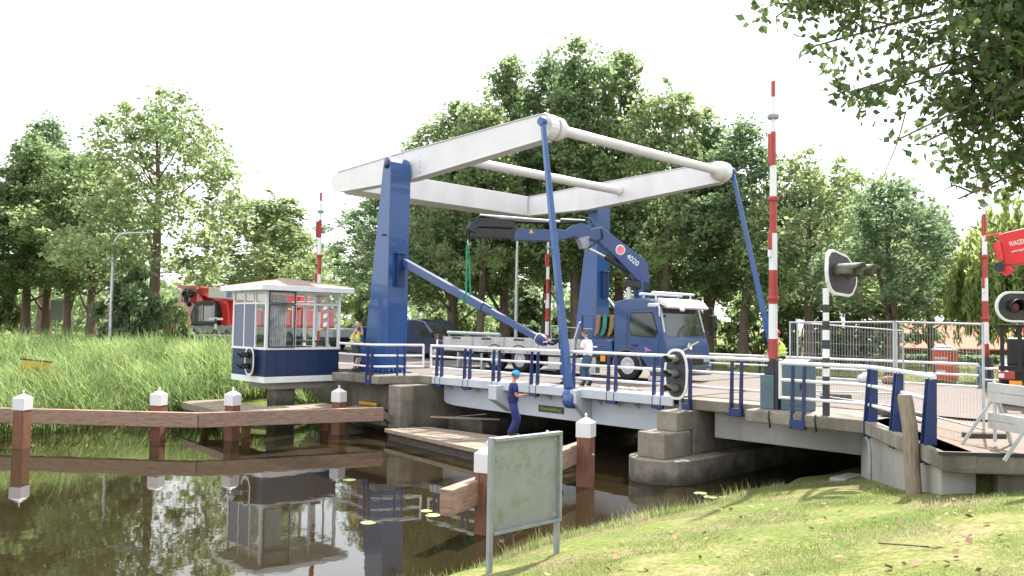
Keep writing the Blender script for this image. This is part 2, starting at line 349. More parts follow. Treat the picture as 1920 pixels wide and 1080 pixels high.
l(z3.outputs['Fac'], r3.inputs[0]); l(r1.outputs[0], mm.inputs['A']); l(r3.outputs[0], mm.inputs['B']); l(mm.outputs['Result'], b.inputs['Base Color'])
bp = n.new('ShaderNodeBump'); bp.inputs['Strength'].default_value = .7; bp.inputs['Distance'].default_value = .04; l(z3.outputs['Fac'], bp.inputs['Height']); l(bp.outputs[0], b.inputs['Normal'])
struct(link('ground', gm, GRASSG))

WATER = bpy.data.materials.new('canal_water'); WATER.use_nodes = True; n = WATER.node_tree.nodes; l = WATER.node_tree.links.new; b = n['Principled BSDF']
b.inputs['Base Color'].default_value = (.020, .015, .007, 1); b.inputs['Roughness'].default_value = .025; b.inputs['IOR'].default_value = 1.36; b.inputs['Specular IOR Level'].default_value = .62
t = n.new('ShaderNodeTexCoord'); mpn = n.new('ShaderNodeMapping'); mpn.inputs['Scale'].default_value = (1, 1, 1); z1 = n.new('ShaderNodeTexNoise'); z1.inputs['Scale'].default_value = 1.3; z1.inputs['Detail'].default_value = 3
l(t.outputs['Object'], mpn.inputs[0]); l(mpn.outputs[0], z1.inputs['Vector'])
bp = n.new('ShaderNodeBump'); bp.inputs['Strength'].default_value = .05; bp.inputs['Distance'].default_value = .05; l(z1.outputs['Fac'], bp.inputs['Height']); l(bp.outputs[0], b.inputs['Normal'])
mb = MB(); mb.add([(-34, -300, 0), (-7.5, -300, 0), (-7.5, 37.5, 0), (-34, 37.5, 0)], [(0, 1, 2, 3)]); struct(mb.build('water', WATER))

# approach roads: deck level is 1.95
mb = MB(); mb.add([(-4.9, 18.6, 1.93), (9, 18.9, 1.95), (60, 19, 2.02), (60, 29, 2.02), (9, 29.2, 1.95), (-4.9, 29.4, 1.93)], [(0, 1, 2, 3, 4, 5)]); struct(mb.build('road', ASPH))
mb = MB(); mb.add([(-46, 19.4, 2.36), (-34, 18.6, 1.945), (-34, 29.4, 1.945), (-46, 28.8, 2.36)], [(0, 1, 2, 3)])
mb.add([(-52, -20, 2.36), (-46, -20, 2.36), (-46, 60, 2.36), (-52, 60, 2.36)], [(0, 1, 2, 3)]); struct(mb.build('road', ASPH))
mb = MB(); mb.add([(-7.0, 16.95, 1.93), (-4.5, 13.42, 1.93), (-3.6, 14.2, 1.93), (2, 19.2, 1.93), (-4.9, 18.6, 1.93), (-7.0, 18.3, 1.93)], [(0, 1, 2, 3, 4, 5)]); struct(mb.build('pavement', PAVE))
mb = MB(); mb.add([(-64, 14.5, 2.33), (-52, 14.5, 2.33), (-52, 16.5, 2.33), (-64, 16.5, 2.33)], [(0, 1, 2, 3)]); struct(mb.build('path', PAVE))

# ================================================================== CONCRETE: abutments, pier, approach span
ab = thing('bridge_abutment', 'stained concrete abutment under the near blue tower and the control cabin walkway', 'abutment', (-25, 20, 0))
mb = MB(); mb.prism([(-34, 18.4, -1.2), (-26.4, 18.4, -1.2), (-26.4, 17.35, -1.2), (-23.0, 17.35, -1.2), (-23.0, 30.9, -1.2), (-34, 30.9, -1.2)], (0, 0, 2.86)); mb.box(-23.0, -22.62, 17.2, 30.9, -1.2, 1.66); mb.build('wall', CONC_D, ab, .02)
mb = MB(); mb.box(-23.28, -22.60, 16.75, 17.3, -1.2, 1.66); mb.build('buttress', CONC, ab, .03)
mb = MB(); mb.box(-25.6, -23.3, 16.7, 17.34, .25, .62); mb.box(-23.25, -20.9, 18.9, 29.5, -1, .55); mb.build('ledge', CONC_D, ab, .03)
mb = MB(); mb.prism([(-34, 18.2, 1.664), (-26.45, 18.2, 1.664), (-26.45, 16.5, 1.664), (-23.55, 16.5, 1.664), (-23.3, 18.05, 1.664), (-22.56, 18.1, 1.664), (-22.56, 30.95, 1.664), (-34, 30.95, 1.664)], (0, 0, .28)); mb.build('deck_slab', CONC, ab, .03)
mb = MB(); mb.add([(-34, 18.75, 1.95), (-22.58, 18.75, 1.95), (-22.58, 29.2, 1.95), (-34, 29.2, 1.95)], [(0, 1, 2, 3)]); mb.build('deck_surface', ASPH, ab)

pr = thing('bridge_pier', 'round nosed concrete pier standing in the water below the three lamp signal', 'pier', (-12.2, 23, 0))
pts = []
for k in range(13):
    g = math.pi+math.pi*k/12; pts.append((-12.25+.85*math.cos(g), 17.15+.85*math.sin(g), -1.3))
pts += [(-11.4, 30.6, -1.3), (-13.1, 30.6, -1.3)]
mb = MB(); mb.prism(pts, (0, 0, 1.86)); mb.build('footing', CONC, pr, .03)
mb = MB(); mb.box(-12.65, -11.85, 16.62, 17.75, .56, 1.18); mb.build('pedestal', CONC, pr, .03)
mb = MB(); mb.box(-12.5, -11.9, 17.2, 17.95, 1.18, 1.66); mb.box(-12.55, -11.9, 17.95, 30.5, .56, 1.66); mb.build('column', CONC, pr, .03)

sp = thing('approach_span', 'pale concrete right hand approach span with wing wall between the pier and the grass bank', 'bridge span', (-8, 20, 0))
for y0, y1 in ((18.42, 18.85), (29.2, 29.6)): MB().box(-11.6, -7.62, y0, y1, .98, 1.66).build('girder', CONC_L, sp, .02)
mb = MB(); mb.prism([(-12.46, 18.08, 1.66), (-9.9, 18.08, 1.66), (-9.8, 16.8, 1.66), (-7.15, 16.78, 1.66), (-4.5, 13.3, 1.66), (-4.1, 13.62, 1.66), (-6.6, 17.0, 1.66), (-6.6, 30.9, 1.66), (-12.46, 30.9, 1.66)], (0, 0, .27)); mb.build('deck_slab', CONC, sp, .03)
mb = MB(); mb.add([(-12.44, 18.9, 1.945), (-4.9, 18.9, 1.945), (-4.9, 29.2, 1.945), (-12.44, 29.2, 1.945)], [(0, 1, 2, 3)]); mb.build('deck_surface', ASPH, sp)
mb = MB(); mb.prism([(-7.6, 17.75, -.6), (-7.15, 16.98, -.6), (-4.65, 13.72, -.6), (-4.25, 14.05, -.6), (-6.5, 17.5, -.6), (-6.5, 30.6, -.6), (-7.6, 30.6, -.6)], (0, 0, 2.255)); mb.build('wing_wall', CONC_L, sp, .02)
mb = MB(); mb.box(-7.95, -7.61, 17.0, 17.9, -.5, .66); mb.build('footing', CONC_L, sp, .02)
mb = MB(); mb.tube([(-7.12, 16.86, 1.6), (-7.02, 16.8, 1.5), (-6.98, 16.72, 1.3), (-6.98, 16.72, .75)], .035, 8); mb.build('drain_pipe', STEELG, sp)
mb = MB()
for x in (-9.15, -8.1): mb.tube([(x, 16.7, 1.95), (x, 16.66, 1.85), (x+.02, 16.7, 1.62), (x-.1, 16.9, 1.58)], .022, 7)
mb.build('cable_conduit', DARK, sp)
mb = MB(); mb.prism([(-4.5, 13.3, 1.62), (-3.6, 14.07, 1.62), (2.4, 19.4, 1.62), (2.0, 19.8, 1.62), (-4.1, 14.2, 1.62)], (0, 0, .27)); mb.build('edge_slab', CONC, sp, .03)
mb = MB(); mb.bar((-4.52, 13.28, 1.915), (2.4, 19.36, 1.915), .06, .05); mb.build('edge_angle', DARK, sp)
mb = MB(); mb.prism([(-3.95, 14.05, .6), (2.0, 19.4, .6), (1.7, 19.8, .6), (-4.2, 14.5, .6)], (0, 0, 1.015)); mb.build('retaining_wall', CONC_D, sp)

# ================================================================== DRAWBRIDGE
db = thing('drawbridge', 'blue and white Dutch balance drawbridge with tall tapered towers and a white overhead frame', 'bridge', (-17.6, 24, 0))
def tower(y0, y1, face):
    pr_ = [(-26.25, 1.99), (-24.75, 1.99), (-24.72, 9.4), (-24.76, 9.66), (-24.86, 9.82), (-24.98, 9.88), (-25.08, 9.84), (-25.15, 9.72), (-25.22, 9.5)]
    t = MB().prism([(x, y0, z) for x, z in pr_], (0, y1-y0, 0)).build('tower', BLUE, db, .025)
    MB().prism([(-26.5, y0-.14, 1.946), (-24.6, y0-.14, 1.946), (-24.6, y1+.14, 1.946), (-26.5, y1+.14, 1.946)], (0, 0, .04)).build('base_plate', BLUE_D, t, .01)
    m = MB()
    for k in range(5):
        y = y0+.08+k*(y1-y0-.16)/4
        m.prism([(-24.745, y-.012, 1.99), (-24.62, y-.012, 1.99), (-24.745, y-.012, 2.16)], (0, .024, 0))
    for k in range(6):
        x = -26.15+k*.26; yy = y0-.003 if face < 0 else y1+.003
        m.prism([(x, yy, 1.99), (x, yy-.12*(1 if face < 0 else -1), 1.99), (x, yy, 2.16)], (.024, 0, 0))
    m.build('stiffener', BLUE, t)
    ys = y0-.0 if face < 0 else y1
    MB().lathe([(.16, 0), (.16, .03), (.10, .03), (.10, .05), (.04, .06)], (-24.95, ys, 9.58), (0, face, 0), 20).build('pivot_cap', BLUE_D, t)
    m = MB(); m.box(-24.74, -24.56, y0+.3, y0+.62, 5.1, 6.28); m.box(-24.74, -24.50, y0+.26, y0+.66, 6.28, 6.33); m.build('rod_bracket', BLUE_D, t, .01)
    m = MB(); m.tube([(-24.97, ys+face*.001, 6.98), (-24.97, ys+face*.09, 6.98)], .03, 8); m.tube([(-25.12, ys, 6.98), (-25.12, ys+face*.04, 6.99)], .03, 8); m.build('lug', DARK, t)
    return t
t1 = tower(17.68, 18.60, -1); t2 = tower(29.35, 30.27, 1)
m = MB(); m.box(-26.95, -26.3, 17.75, 18.5, 1.99, 3.62); m.build('service_box', BLUE_D, t1, .02)
m = MB(); m.box(-26.2, -25.9, 17.58, 17.68, 2.3, 2.95); m.build('hatch', BLUE, t1, .01)
# overhead balance beams
def beam(y0, y1, outer):
    top = [(-29.9, 10.03), (-25.2, 10.23), (-19.4, 10.39), (-18.2, 10.42)]; bot = [(-18.05, 9.62), (-19.4, 9.53), (-24.9, 9.16), (-26.7, 9.18), (-29.73, 9.21)]
    nose = []
    for k in range(1, 9):
        g = math.pi/2-math.pi*k/9; nose.append((-18.05+.42*math.cos(g), 10.02+.40*math.sin(g)))
    tail = [(-30.2, 9.28), (-30.36, 9.5), (-30.4, 9.72), (-30.3, 9.92), (-30.15, 10.0)]
    b = MB().prism([(x, y0+.035, z) for x, z in top+nose+bot+tail], (0, y1-y0-.07, 0)).build('balance_beam', WHITE, db, .012)
    f = MB()
    for ln, s_ in ((top+nose[:3], 1), (bot[::-1], -1)):
        for (xa, za), (xb, zb) in zip(ln[:-1], ln[1:]):
            f.prism([(xa, y0, za+s_*.001), (xb, y0, zb+s_*.001), (xb, y0, zb+s_*.028), (xa, y0, za+s_*.028)], (0, y1-y0, 0))
    f.build('flange', WHITE, b)
    f = MB()
    for zz in (9.35, 9.55, 9.75, 9.95): f.tube([(-28.9, y0+.036, zz-.05), (-28.9, y0+.028, zz-.05)], .022, 8); f.tube([(-24.3, y0+.036, zz), (-24.3, y0+.022, zz)], .03, 8)
    f.build('bolt', GALV, b)
    return b
beam(18.66, 19.12, -1); beam(28.83, 29.29, 1)
MB().box(-30.05, -28.75, 19.13, 28.82, 9.17, 10.12).build('counterweight', WHITE, db, .015)
m = MB(); m.lathe([(.37, 0), (.37, .22), (.33, .27), (.20, .52), (.17, .62), (.17, 9.08), (.20, 9.18), (.33, 9.43), (.37, 9.48), (.37, 9.70)], (-17.95, 19.13, 10.02), (0, 1, 0), 28); m.build('cross_tube', WHITE, db)
m = MB(); m.lathe([(.2, 0), (.175, .06), (.175, 9.63), (.2, 9.69)], (-23.05, 19.13, 9.78), (0, 1, 0), 24); m.build('cross_tube', WHITE, db)
# hangers
for y, yb, nm in ((18.45, 17.9, 0), (29.5, 30.05, 1)):
    h = MB().bar((-17.8, y, 10.08), (-16.1, yb, 1.95), .13, .15, .2, .24).build('hanger', BLUE, db, .02)
    MB().lathe([(.13, -.1), (.15, -.06), (.15, .06), (.13, .1)], (-17.82, y, 10.1), (0, 1, 0), 18).build('hanger_eye', BLUE, h)
    m = MB(); m.ball((-16.08, yb, 1.72), (.2, .2, .26)); m.lathe([(.2, -.16), (.23, -.12), (.23, .12), (.2, .16)], (-16.0, yb, 1.62), (1, .1, 0), 20); m.build('hanger_clevis', BLUE, h)
# leaf
gird = []
for y0, y1 in ((18.49, 18.8), (29.15, 29.46)):
    gird.append(MB().prism([(-22.42, y0, 1.72), (-22.42, y0, 1.12), (-22.28, y0, 1.03), (-21.9, y0, .985), (-20.5, y0, .96), (-12.68, y0, .94), (-12.68, y0, 1.72)], (0, y1-y0, 0)).build('leaf_girder', GIRD, db, .01))
lf = gird[0]
m = MB()
for x in np.arange(-21.6, -12.7, 1.45): m.box(x, x+.16, 18.81, 29.14, 1.15, 1.70)
m.build('cross_beam', STEELG, lf)
for k, x in enumerate(np.arange(-21.95, -12.8, .66)):
    MB().prism([(x, 18.13, 1.70), (x, 18.488, 1.70), (x, 18.488, 1.50)], (.02, 0, 0)).build('gusset', GIRD, gird[0])
    if k % 2 == 0: MB().prism([(x, 29.82, 1.70), (x, 29.462, 1.70), (x, 29.462, 1.50)], (.02, 0, 0)).build('gusset', GIRD, gird[1])
dk = MB().box(-22.5, -12.58, 18.06, 29.9, 1.905, 1.94).build('leaf_deck', ASPH, db)
for y0 in (18.0, 29.9): MB().box(-22.5, -12.58, y0, y0+.06, 1.71, 1.955).build('edge_beam', GIRD, db, .008)
MB().box(-22.5, -12.58, 18.062, 18.75, 1.95, 1.965).build('walkway_strip', GIRD, db, .004)
for x0, x1 in ((-19.32, -18.95), (-15.95, -15.72)):
    MB().prism([(x0, 17.72, 1.86), (x0, 18.485, 1.86), (x0, 18.485, 1.0), (x0, 17.72, 1.42)] if x0 < -18 else [(x0, 17.8, 1.93), (x0, 18.485, 1.93), (x0, 18.485, .97), (x0, 17.8, 1.55)], (x1-x0, 0, 0)).build('hanger_bracket', GIRD, db, .015)
for x0, x1 in ((-16.4, -15.72),):
    MB().box(x0, x1, 29.97, 30.3, 1.4, 1.9).build('hanger_bracket', GIRD, db, .015)
npl = MB().box(-17.83, -16.80, 18.462, 18.488, 1.12, 1.32).build('name_plate', PLATEG, db)
text_mesh('lettering', 'Klenckerbrug', .155, LETY, (-17.32, 18.459, 1.222), (1, 0, 0), (0, 0, 1), npl)

# ------------------------------------------------------------------ railings
def rail_run(name, label, path, posts, zt=3.0, zs=(0, .37, .75), close=(1, 1), wide=False, zb=1.62, loc=None, shoe=True, cat='railing'):
    """path: list of (x, y); posts: list of (x, y, along-direction)"""
    r = thing(name, label, cat, (path[0][0], path[0][1], 1.95) if loc is None else loc)
    for k, dz in enumerate(zs):
        MB().tube([(x, y, zt-dz) for x, y in path], .043 if k == 0 else .036, 10).build('rail', WHITE_R, r)
    for e_, pnt in ((close[0], path[0]), (close[1], path[-1])):
        if e_: MB().tube([(pnt[0], pnt[1], zt+.03), (pnt[0], pnt[1], zt-zs[-1]-.03)], .038, 10).build('end_bar', WHITE_R, r)
    for (x, y, dx, dy) in posts:
        d = V((dx, dy, 0)).normalized(); nrm = V((d.y, -d.x, 0)); m = MB()
        wt, wb = (.16, .28) if wide else (.10, .15)
        for s_ in (-.13, .13) if not wide else (-.07, .07):
            c = V((x, y, 0))+d*s_
            a = [c-nrm*wt/2+V((0, 0, zt-.05)), c+nrm*wt/2+V((0, 0, zt-.05)), c+nrm*(wb-wt/2)+V((0, 0, zb+.3)), c+nrm*(wb-wt/2)+V((0, 0, zb)), c-nrm*wt/2+V((0, 0, zb))]
            m.prism([p-d*.02 for p in a], d*.04)
        p_ = m.build('post', BLUE_D, r, .006)
        if shoe and not wide:
            m = MB(); c = V((x, y, 0))+nrm*.03; m.obox((c.x, c.y, zb+.09), (.34, .13, .2), math.atan2(d.y, d.x)); m.build('shoe', BLUE_D, p_, .01)
    return r
YR = 18.0
leafposts = [(x, YR-.03, 1, 0) for x in (-22.2, -20.75, -19.35, -17.65, -16.2, -14.65, -13.1)]
rail_run('railing', 'long white three bar railing with blue posts along the near side of the leaf', [(-22.75, 18.15), (-12.72, 18.15)], [(x, 18.1, a, b) for x, y, a, b in leafposts])
rail_run('railing', 'short white railing with one bend in front of the tall near blue tower', [(-26.3, 16.70), (-24.15, 16.62), (-23.92, 16.72), (-23.25, 18.2)], [(-24.1, 16.55, 1, -.02), (-23.55, 17.45, .35, 1)], close=(0, 1))
rail_run('railing', 'white railing between the three lamp pier signal and the near right barrier', [(-12.45, 18.15), (-9.62, 18.15)], [(-12.2, 18.05, 1, 0), (-10.75, 18.05, 1, 0)], close=(0, 0))
rail_run('railing', 'white railing with broad blue posts curving along the right wing wall', [(-9.0, 16.9), (-7.25, 16.86), (-6.95, 16.7), (-6.0, 15.6), (-4.85, 14.05)],
         [(-8.55, 16.85, 1, 0)], close=(1, 1))
wing = bpy.context.scene.objects['railing.003']
for (x, y, dx, dy) in ((-6.92, 16.72, .75, -.6), (-5.95, 15.5, .6, -.8), (-4.9, 14.08, .6, -.8)):
    d = V((dx, dy, 0)).normalized(); nrm = V((d.y, -d.x, 0)); m = MB()
    for s_ in (-.09, .09):
        c = V((x, y, 0))+d*s_; a = [c-nrm*.05+V((0, 0, 2.97)), c+nrm*.06+V((0, 0, 2.97)), c+nrm*.15+V((0, 0, 1.9)), c+nrm*.15+V((0, 0, 1.62)), c-nrm*.04+V((0, 0, 1.62))]
        m.prism([p-d*.02 for p in a], d*.04)
    m.build('post', BLUE_D, wing, .006)
rail_run('railing', 'long white railing along the far side of the bridge behind the blue lorry', [(-27.5, 29.75), (-8.9, 29.75)], [(x, 29.8, 1, 0) for x in (-26.5, -24.0, -21.5, -19, -16.6, -14.6, -12.4, -10.4)], zt=2.70, zs=(0, .36, .72), close=(0, 0))
rail_run('railing', 'far right white railing end stepping down beside the portable toilet', [(-8.8, 29.75), (-6.6, 29.75)], [(-7.8, 29.8, 1, 0)], zt=2.58, zs=(0, .36, .72), close=(0, 1))

# ================================================================== CONTROL CABIN on its pedestal
cb = thing('control_cabin', 'small glazed bridge keeper cabin with blue lower panels and brown hipped roof over the water', 'cabin', (-28.5, 15.8, .8))
X0, X1, Y0, Y1 = -29.9, -27.3, 14.28, 17.36
MB().prism([(-29.3, 14.75, 1.3), (-27.55, 14.75, 1.3), (-27.55, 17.6, 1.3), (-29.3, 17.6, 1.3)], (0, 0, .26)).build('support_slab', CONC_L, cb, .03)
MB().box(-28.35, -27.7, 14.95, 15.75, -1.4, 1.3).build('pedestal', CONC_D, cb, .03)
m = MB(); m.box(X0, X1, Y0, Y1, 1.56, 1.78); m.box(X0-.02, X1+.02, Y0-.02, Y1+.02, 2.74, 2.82); m.build('white_band', TRIM, cb, .01)
m = MB(); m.box(X0+.02, X1-.02, Y0+.02, Y1-.02, 1.78, 2.74); m.build('panel', CABB, cb, .01)
m = MB()
for y in np.arange(Y0+.45, Y1, .44): m.box(X1-.021, X1-.012, y, y+.02, 1.79, 2.73)
m.build('panel_joint', BLUE_D, cb)
m = MB(); m.box(X0+.15, X1-.15, Y0+.15, Y1-.15, 2.76, 2.825); m.build('floor', mat('cabin_floor', (.25, .2, .15), .7), cb)
m = MB()
for x in (X0, X1-.1):
    for y in (Y0, Y1-.1): m.box(x, x+.1, y, y+.1, 2.82, 4.80)
for y in (Y0+1.14, Y0+1.92): m.box(X1-.07, X1-.01, y, y+.07, 2.82, 4.80)
for y in (Y0+.8, Y0+1.9): m.box(X0+.01, X0+.07, y, y+.06, 2.82, 4.80)
for x in (X0+.88, X0+1.74): m.box(x, x+.06, Y0+.01, Y0+.07, 2.82, 4.80); m.box(x, x+.06, Y1-.07, Y1-.01, 2.82, 4.80)
m.box(X1-.075, X1-.005, Y0+.1, Y1-.1, 4.38, 4.44); m.box(X0+.1, X1-.1, Y0+.005, Y0+.075, 4.38, 4.44)
m.box(X0+.005, X0+.075, Y0+.1, Y1-.1, 4.38, 4.44); m.box(X0+.1, X1-.1, Y1-.075, Y1-.005, 4.38, 4.44)
m.box(X0, X1, Y0, Y1, 4.80, 4.86); m.build('window_frame', TRIM, cb, .006)
def pane(name, a, m_=GLASS): return MB().box(*a).build(name, m_, cb)
for y0, y1 in ((Y0+.1, Y0+1.14), (Y0+1.21, Y0+1.92), (Y0+1.99, Y1-.1)):
    pane('window_pane', (X1-.045, X1-.037, y0, y1, 2.82, 4.38)); pane('window_pane', (X1-.045, X1-.037, y0, y1, 4.44, 4.8))
    pane('window_pane', (X0+.037, X0+.045, y0, y1, 2.82, 4.38)); pane('window_pane', (X0+.037, X0+.045, y0, y1, 4.44, 4.8))
for k, (x0, x1) in enumerate(((X0+.1, X0+.88), (X0+.94, X0+1.74), (X0+1.8, X1-.1))):
    if k < 2: MB().box(x0, x1, Y0+.03, Y0+.05, 2.82, 4.38).build('shutter_panel', CABG, cb)
    else: pane('window_pane', (x0, x1, Y0+.037, Y0+.045, 2.82, 4.38))
    pane('window_pane', (x0, x1, Y0+.037, Y0+.045, 4.44, 4.8)); pane('window_pane', (x0, x1, Y1-.045, Y1-.037, 2.82, 4.8))
# dark tilted casement near the corner
m = MB()
a = (X1+.02, Y0+.12); b_ = (X1+.05, Y0+1.12)
for z0, z1 in ((2.84, 4.36), (4.42, 4.83)):
    m.bar((a[0], a[1], z0), (a[0], a[1], z1), .04, .04, up=(0, 1, 0)); m.bar((b_[0], b_[1], z0), (b_[0], b_[1], z1), .04, .04, up=(0, 1, 0))
    m.bar((a[0], a[1]-.02, z0), (b_[0], b_[1]+.02, z0), .04, .04); m.bar((a[0], a[1]-.02, z1), (b_[0], b_[1]+.02, z1), .04, .04)
m.build('casement', mat('casement_dark_grey', (.05, .06, .08), .4), cb)
m = MB()
for s_ in range(9):
    y = Y0+.16+s_*.085; m.tube([(X1-.13-.02*(s_ % 2), y, 2.86), (X1-.13-.02*(s_ % 2), y, 4.7)], .045, 6)
m.build('curtain', CURT, cb)
m = MB(); m.box(X0+.35, X1-.5, Y0+1.3, Y1-.35, 3.0, 3.06); m.box(X1-.95, X1-.5, Y0+1.35, Y0+1.8, 3.06, 3.2); m.box(X0+.5, X0+.6, Y0+1.5, Y0+1.6, 2.82, 3.0); m.build('desk', DARK, cb, .01)
m = MB(); m.prism([(X0-.35, Y0-.36, 4.862), (X1+.38, Y0-.36, 4.862), (X1+.38, Y1+.34, 4.862), (X0-.35, Y1+.34, 4.862)], (0, 0, .2)); rf = m.build('fascia', TRIM, cb, .015)
m = MB(); a, b_, c_, d_ = (X0-.32, Y0-.33, 5.064), (X1+.35, Y0-.33, 5.064), (X1+.35, Y1+.31, 5.064), (X0-.32, Y1+.31, 5.064); p, q = (-28.6, 15.6, 5.40), (-28.6, 16.05, 5.40)
m.add([a, b_, c_, d_, p, q], [(0, 1, 4), (1, 2, 5, 4), (2, 3, 5), (3, 0, 4, 5), (3, 2, 1, 0)]); m.build('roof', ROOFB, cb)

# two lamp boat signal on the cabin
def oval_board(cx, y, cz, hw, hh, th=.05, n=32, pw=2.6):
    pts = []
    for k in range(n):
        g = 2*math.pi*k/n; c, s_ = math.cos(g), math.sin(g)
        pts.append((cx+hw*math.copysign(abs(c)**(2/pw), c), y, cz+hh*math.copysign(abs(s_)**(2/pw), s_)))
    return pts
def hood(m, c, d, r, ln, side=(1, 0, 0), drop=.0):
    """half-open visor: upper part of a tube along d"""
    c = V(c); d = V(d).normalized(); up = V((0, 0, 1)); sd = d.cross(up).normalized(); up = sd.cross(d)
    vs = []; N = 12
    for t in range(4):
        for k in range(N+1):
            g = math.radians(-25+230*k/N); rr = r*(1+.03*t/3)
            l_ = ln*t/3*(1 if 20 < k*230/N-25 < 160 else .75)
            vs.append(c+d*l_+sd*math.cos(g)*rr+up*math.sin(g)*rr)
    fs = [(t*(N+1)+k, t*(N+1)+k+1, (t+1)*(N+1)+k+1, (t+1)*(N+1)+k) for t in range(3) for k in range(N)]
    m.add(vs, fs, True); return m
def boat_signal(loc, lamps, hw, hh, label, bracket):
    x, y, z = loc
    s_ = thing('boat_signal', label, 'traffic light', loc)
    b = MB().prism(oval_board(x, y, z, hw, hh), (0, .05, 0)).build('backing_board', BOARD, s_, .008)
    o = oval_board(x, y-.008, z, hw+.015, hh+.015); i_ = oval_board(x, y-.008, z, hw-.05, hh-.05); n_ = len(o)
    m = MB(); m.add([V(p) for p in o]+[V(p) for p in i_]+[V(p)+V((0, .012, 0)) for p in o], [(k, (k+1) % n_, n_+(k+1) % n_, n_+k) for k in range(n_)]+[(k, (k+1) % n_, 2*n_+(k+1) % n_, 2*n_+k) for k in range(n_)])
    m.build('white_rim', TRIM, b)
    for lz in lamps:
        h = MB(); hood(h, (x, y-.005, z+lz), (-.05, -1, -.05), .13, .42); ho = h.build('hood', HOODB if len(lamps) == 2 else HOOD, s_); sm = ho.modifiers.new('solid', 'SOLIDIFY'); sm.thickness = .012
        MB().lathe([(.115, 0), (.11, .02), (.06, .035)], (x, y-.002, z+lz), (0, -1, 0), 18).build('lens', BOARD, s_)
    m = MB()
    for a, c in bracket: m.tube([a, c], .035, 8)
    m.build('bracket', STEELG, s_)
    return s_
boat_signal((-28.15, 14.12, 2.32), (.2, -.2), .34, .50, 'oval two lamp boat signal with white rim on the blue cabin wall', [((-28.15, 14.17, 2.45), (-28.15, 14.32, 2.45)), ((-28.15, 14.17, 2.2), (-28.15, 14.32, 2.2))])
boat_signal((-12.08, 17.42, 2.58), (.36, 0, -.36), .34, .62, 'oval three lamp boat signal with white rim above the round nosed pier', [((-12.08, 17.5, 2.9), (-12.08, 17.62, 2.9)), ((-12.08, 17.62, 1.62), (-12.08, 17.62, 3.0))])

# ================================================================== TIMBER: jetty, fenders, piles, pontoon
jt = thing('timber_jetty', 'weathered grey timber jetty around the pedestal of the control cabin', 'jetty', (-27, 14.5, 0))
m = MB()
def planks(m, a, b, c, d, n, z, th=.07, gap=.012):
    a, b, c, d = V(a), V(b), V(c), V(d)   # a-b near edge, d-c far edge
    for k in range(n):
        t0, t1 = k/n, (k+1)/n-gap/((b-a).length/n)*(1/n)
        q = [a.lerp(b, t0), a.lerp(b, t1), d.lerp(c, t1), d.lerp(c, t0)]; zz = z+random.uniform(-.008, .008)
        m.prism([(p.x, p.y, zz-th) for p in q], (0, 0, th))
planks(m, (-30.3, 12.75), (-25.25, 12.3), (-25.25, 13.9), (-30.3, 14.2), 26, .80); planks(m, (-25.2, 13.0), (-25.2, 16.4), (-26.8, 16.4), (-26.8, 13.9), 18, .80)
planks(m, (-25.15, 16.42), (-23.6, 16.6), (-23.9, 17.25), (-25.6, 17.2), 8, .80)
m.build('planking', PLANK, jt)
for a, c in (((-30.3, 12.68, .66), (-25.2, 12.24, .66)), ((-25.12, 12.3, .66), (-25.12, 16.4, .66)), ((-25.1, 16.35, .66), (-23.55, 16.55, .66))):
    MB().bar(a, c, .14, .24).build('edge_beam', WOODG, jt, .01)
for x, y in ((-29.6, 13.2), (-27.4, 13.0), (-25.4, 12.7), (-25.4, 15.6)): MB().box(x-.11, x+.11, y-.11, y+.11, -1.3, .70).build('leg', WOODP, jt)
m = MB(); m.bar((-24.6, 17.26, .87), (-25.6, 17.2, .87), .12, .1); m.build('yellow_curb', YELL, jt)

def pile(x, y, rot, h, label, group):
    p = thing('mooring_pile', label, 'pile', (x, y, 0), group)
    MB().obox((x, y, (h-.46-1.5)/2), (.34, .34, h-.46+1.5), rot).build('shaft', WOODP, p, .015)
    m = MB(); m.obox((x, y, h-.29), (.37, .37, .34), rot)
    c = Matrix.Rotation(rot, 3, 'Z'); z0 = h-.12
    m.add([V((x, y, z0))+c @ V((a*.185, b*.185, 0)) for a, b in ((-1, -1), (1, -1), (1, 1), (-1, 1))]+[V((x, y, h+.02))], [(0, 1, 4), (1, 2, 4), (2, 3, 4), (3, 0, 4)])
    cp = m.build('white_cap', WHITE, p, .006)
    MB().lathe([(.02, 0), (.03, .03), (.035, .06), (.02, .09), (.0, .1)], (x, y, h), n=10).build('finial', WHITE, cp)
    return p
G1 = 'white capped piles of the left fender'; G2 = 'white capped piles of the right fender'
pile(-27.15, 6.68, .62, 1.55, 'white capped mooring pile at the far left end of the timber fender', G1)
pile(-26.35, 10.25, .62, 1.55, 'white capped mooring pile just left of the kink in the left fender', G1)
pile(-25.05, 12.05, .33, 1.55, 'white capped mooring pile between the fender kink and the cabin pedestal', G1)
pile(-24.2, 15.4, .33, 1.55, 'white capped mooring pile in front of the cabin corner nearest the blue tower', G1)
pile(-11.1, 10.2, .35, 1.55, 'white capped mooring pile half hidden behind the left edge of the grey notice board', G2)
pile(-12.05, 12.75, .35, 1.45, 'white capped mooring pile whose cap peeps over the top of the grey notice board', G2)
pile(-12.9, 14.97, .35, 1.60, 'white capped mooring pile right of the grey notice board at the end of the fender', G2)
fl = thing('timber_fender', 'long reddish hardwood fender beam with a kink along the left side of the canal', 'fender', (-25, 10, 0))
MB().bar((-32.5, 4.1, .73), (-24.75, 10.85, .73), .22, .45).build('beam', WOODR, fl, .02)
MB().bar((-24.78, 10.84, .73), (-23.0, 16.35, .73), .22, .45).build('beam', WOODR, fl, .02)
m = MB(); m.bar((-23.05, 16.3, .73), (-23.3, 17.2, .3), .2, .25); m.build('brace', WOODG, fl, .02)
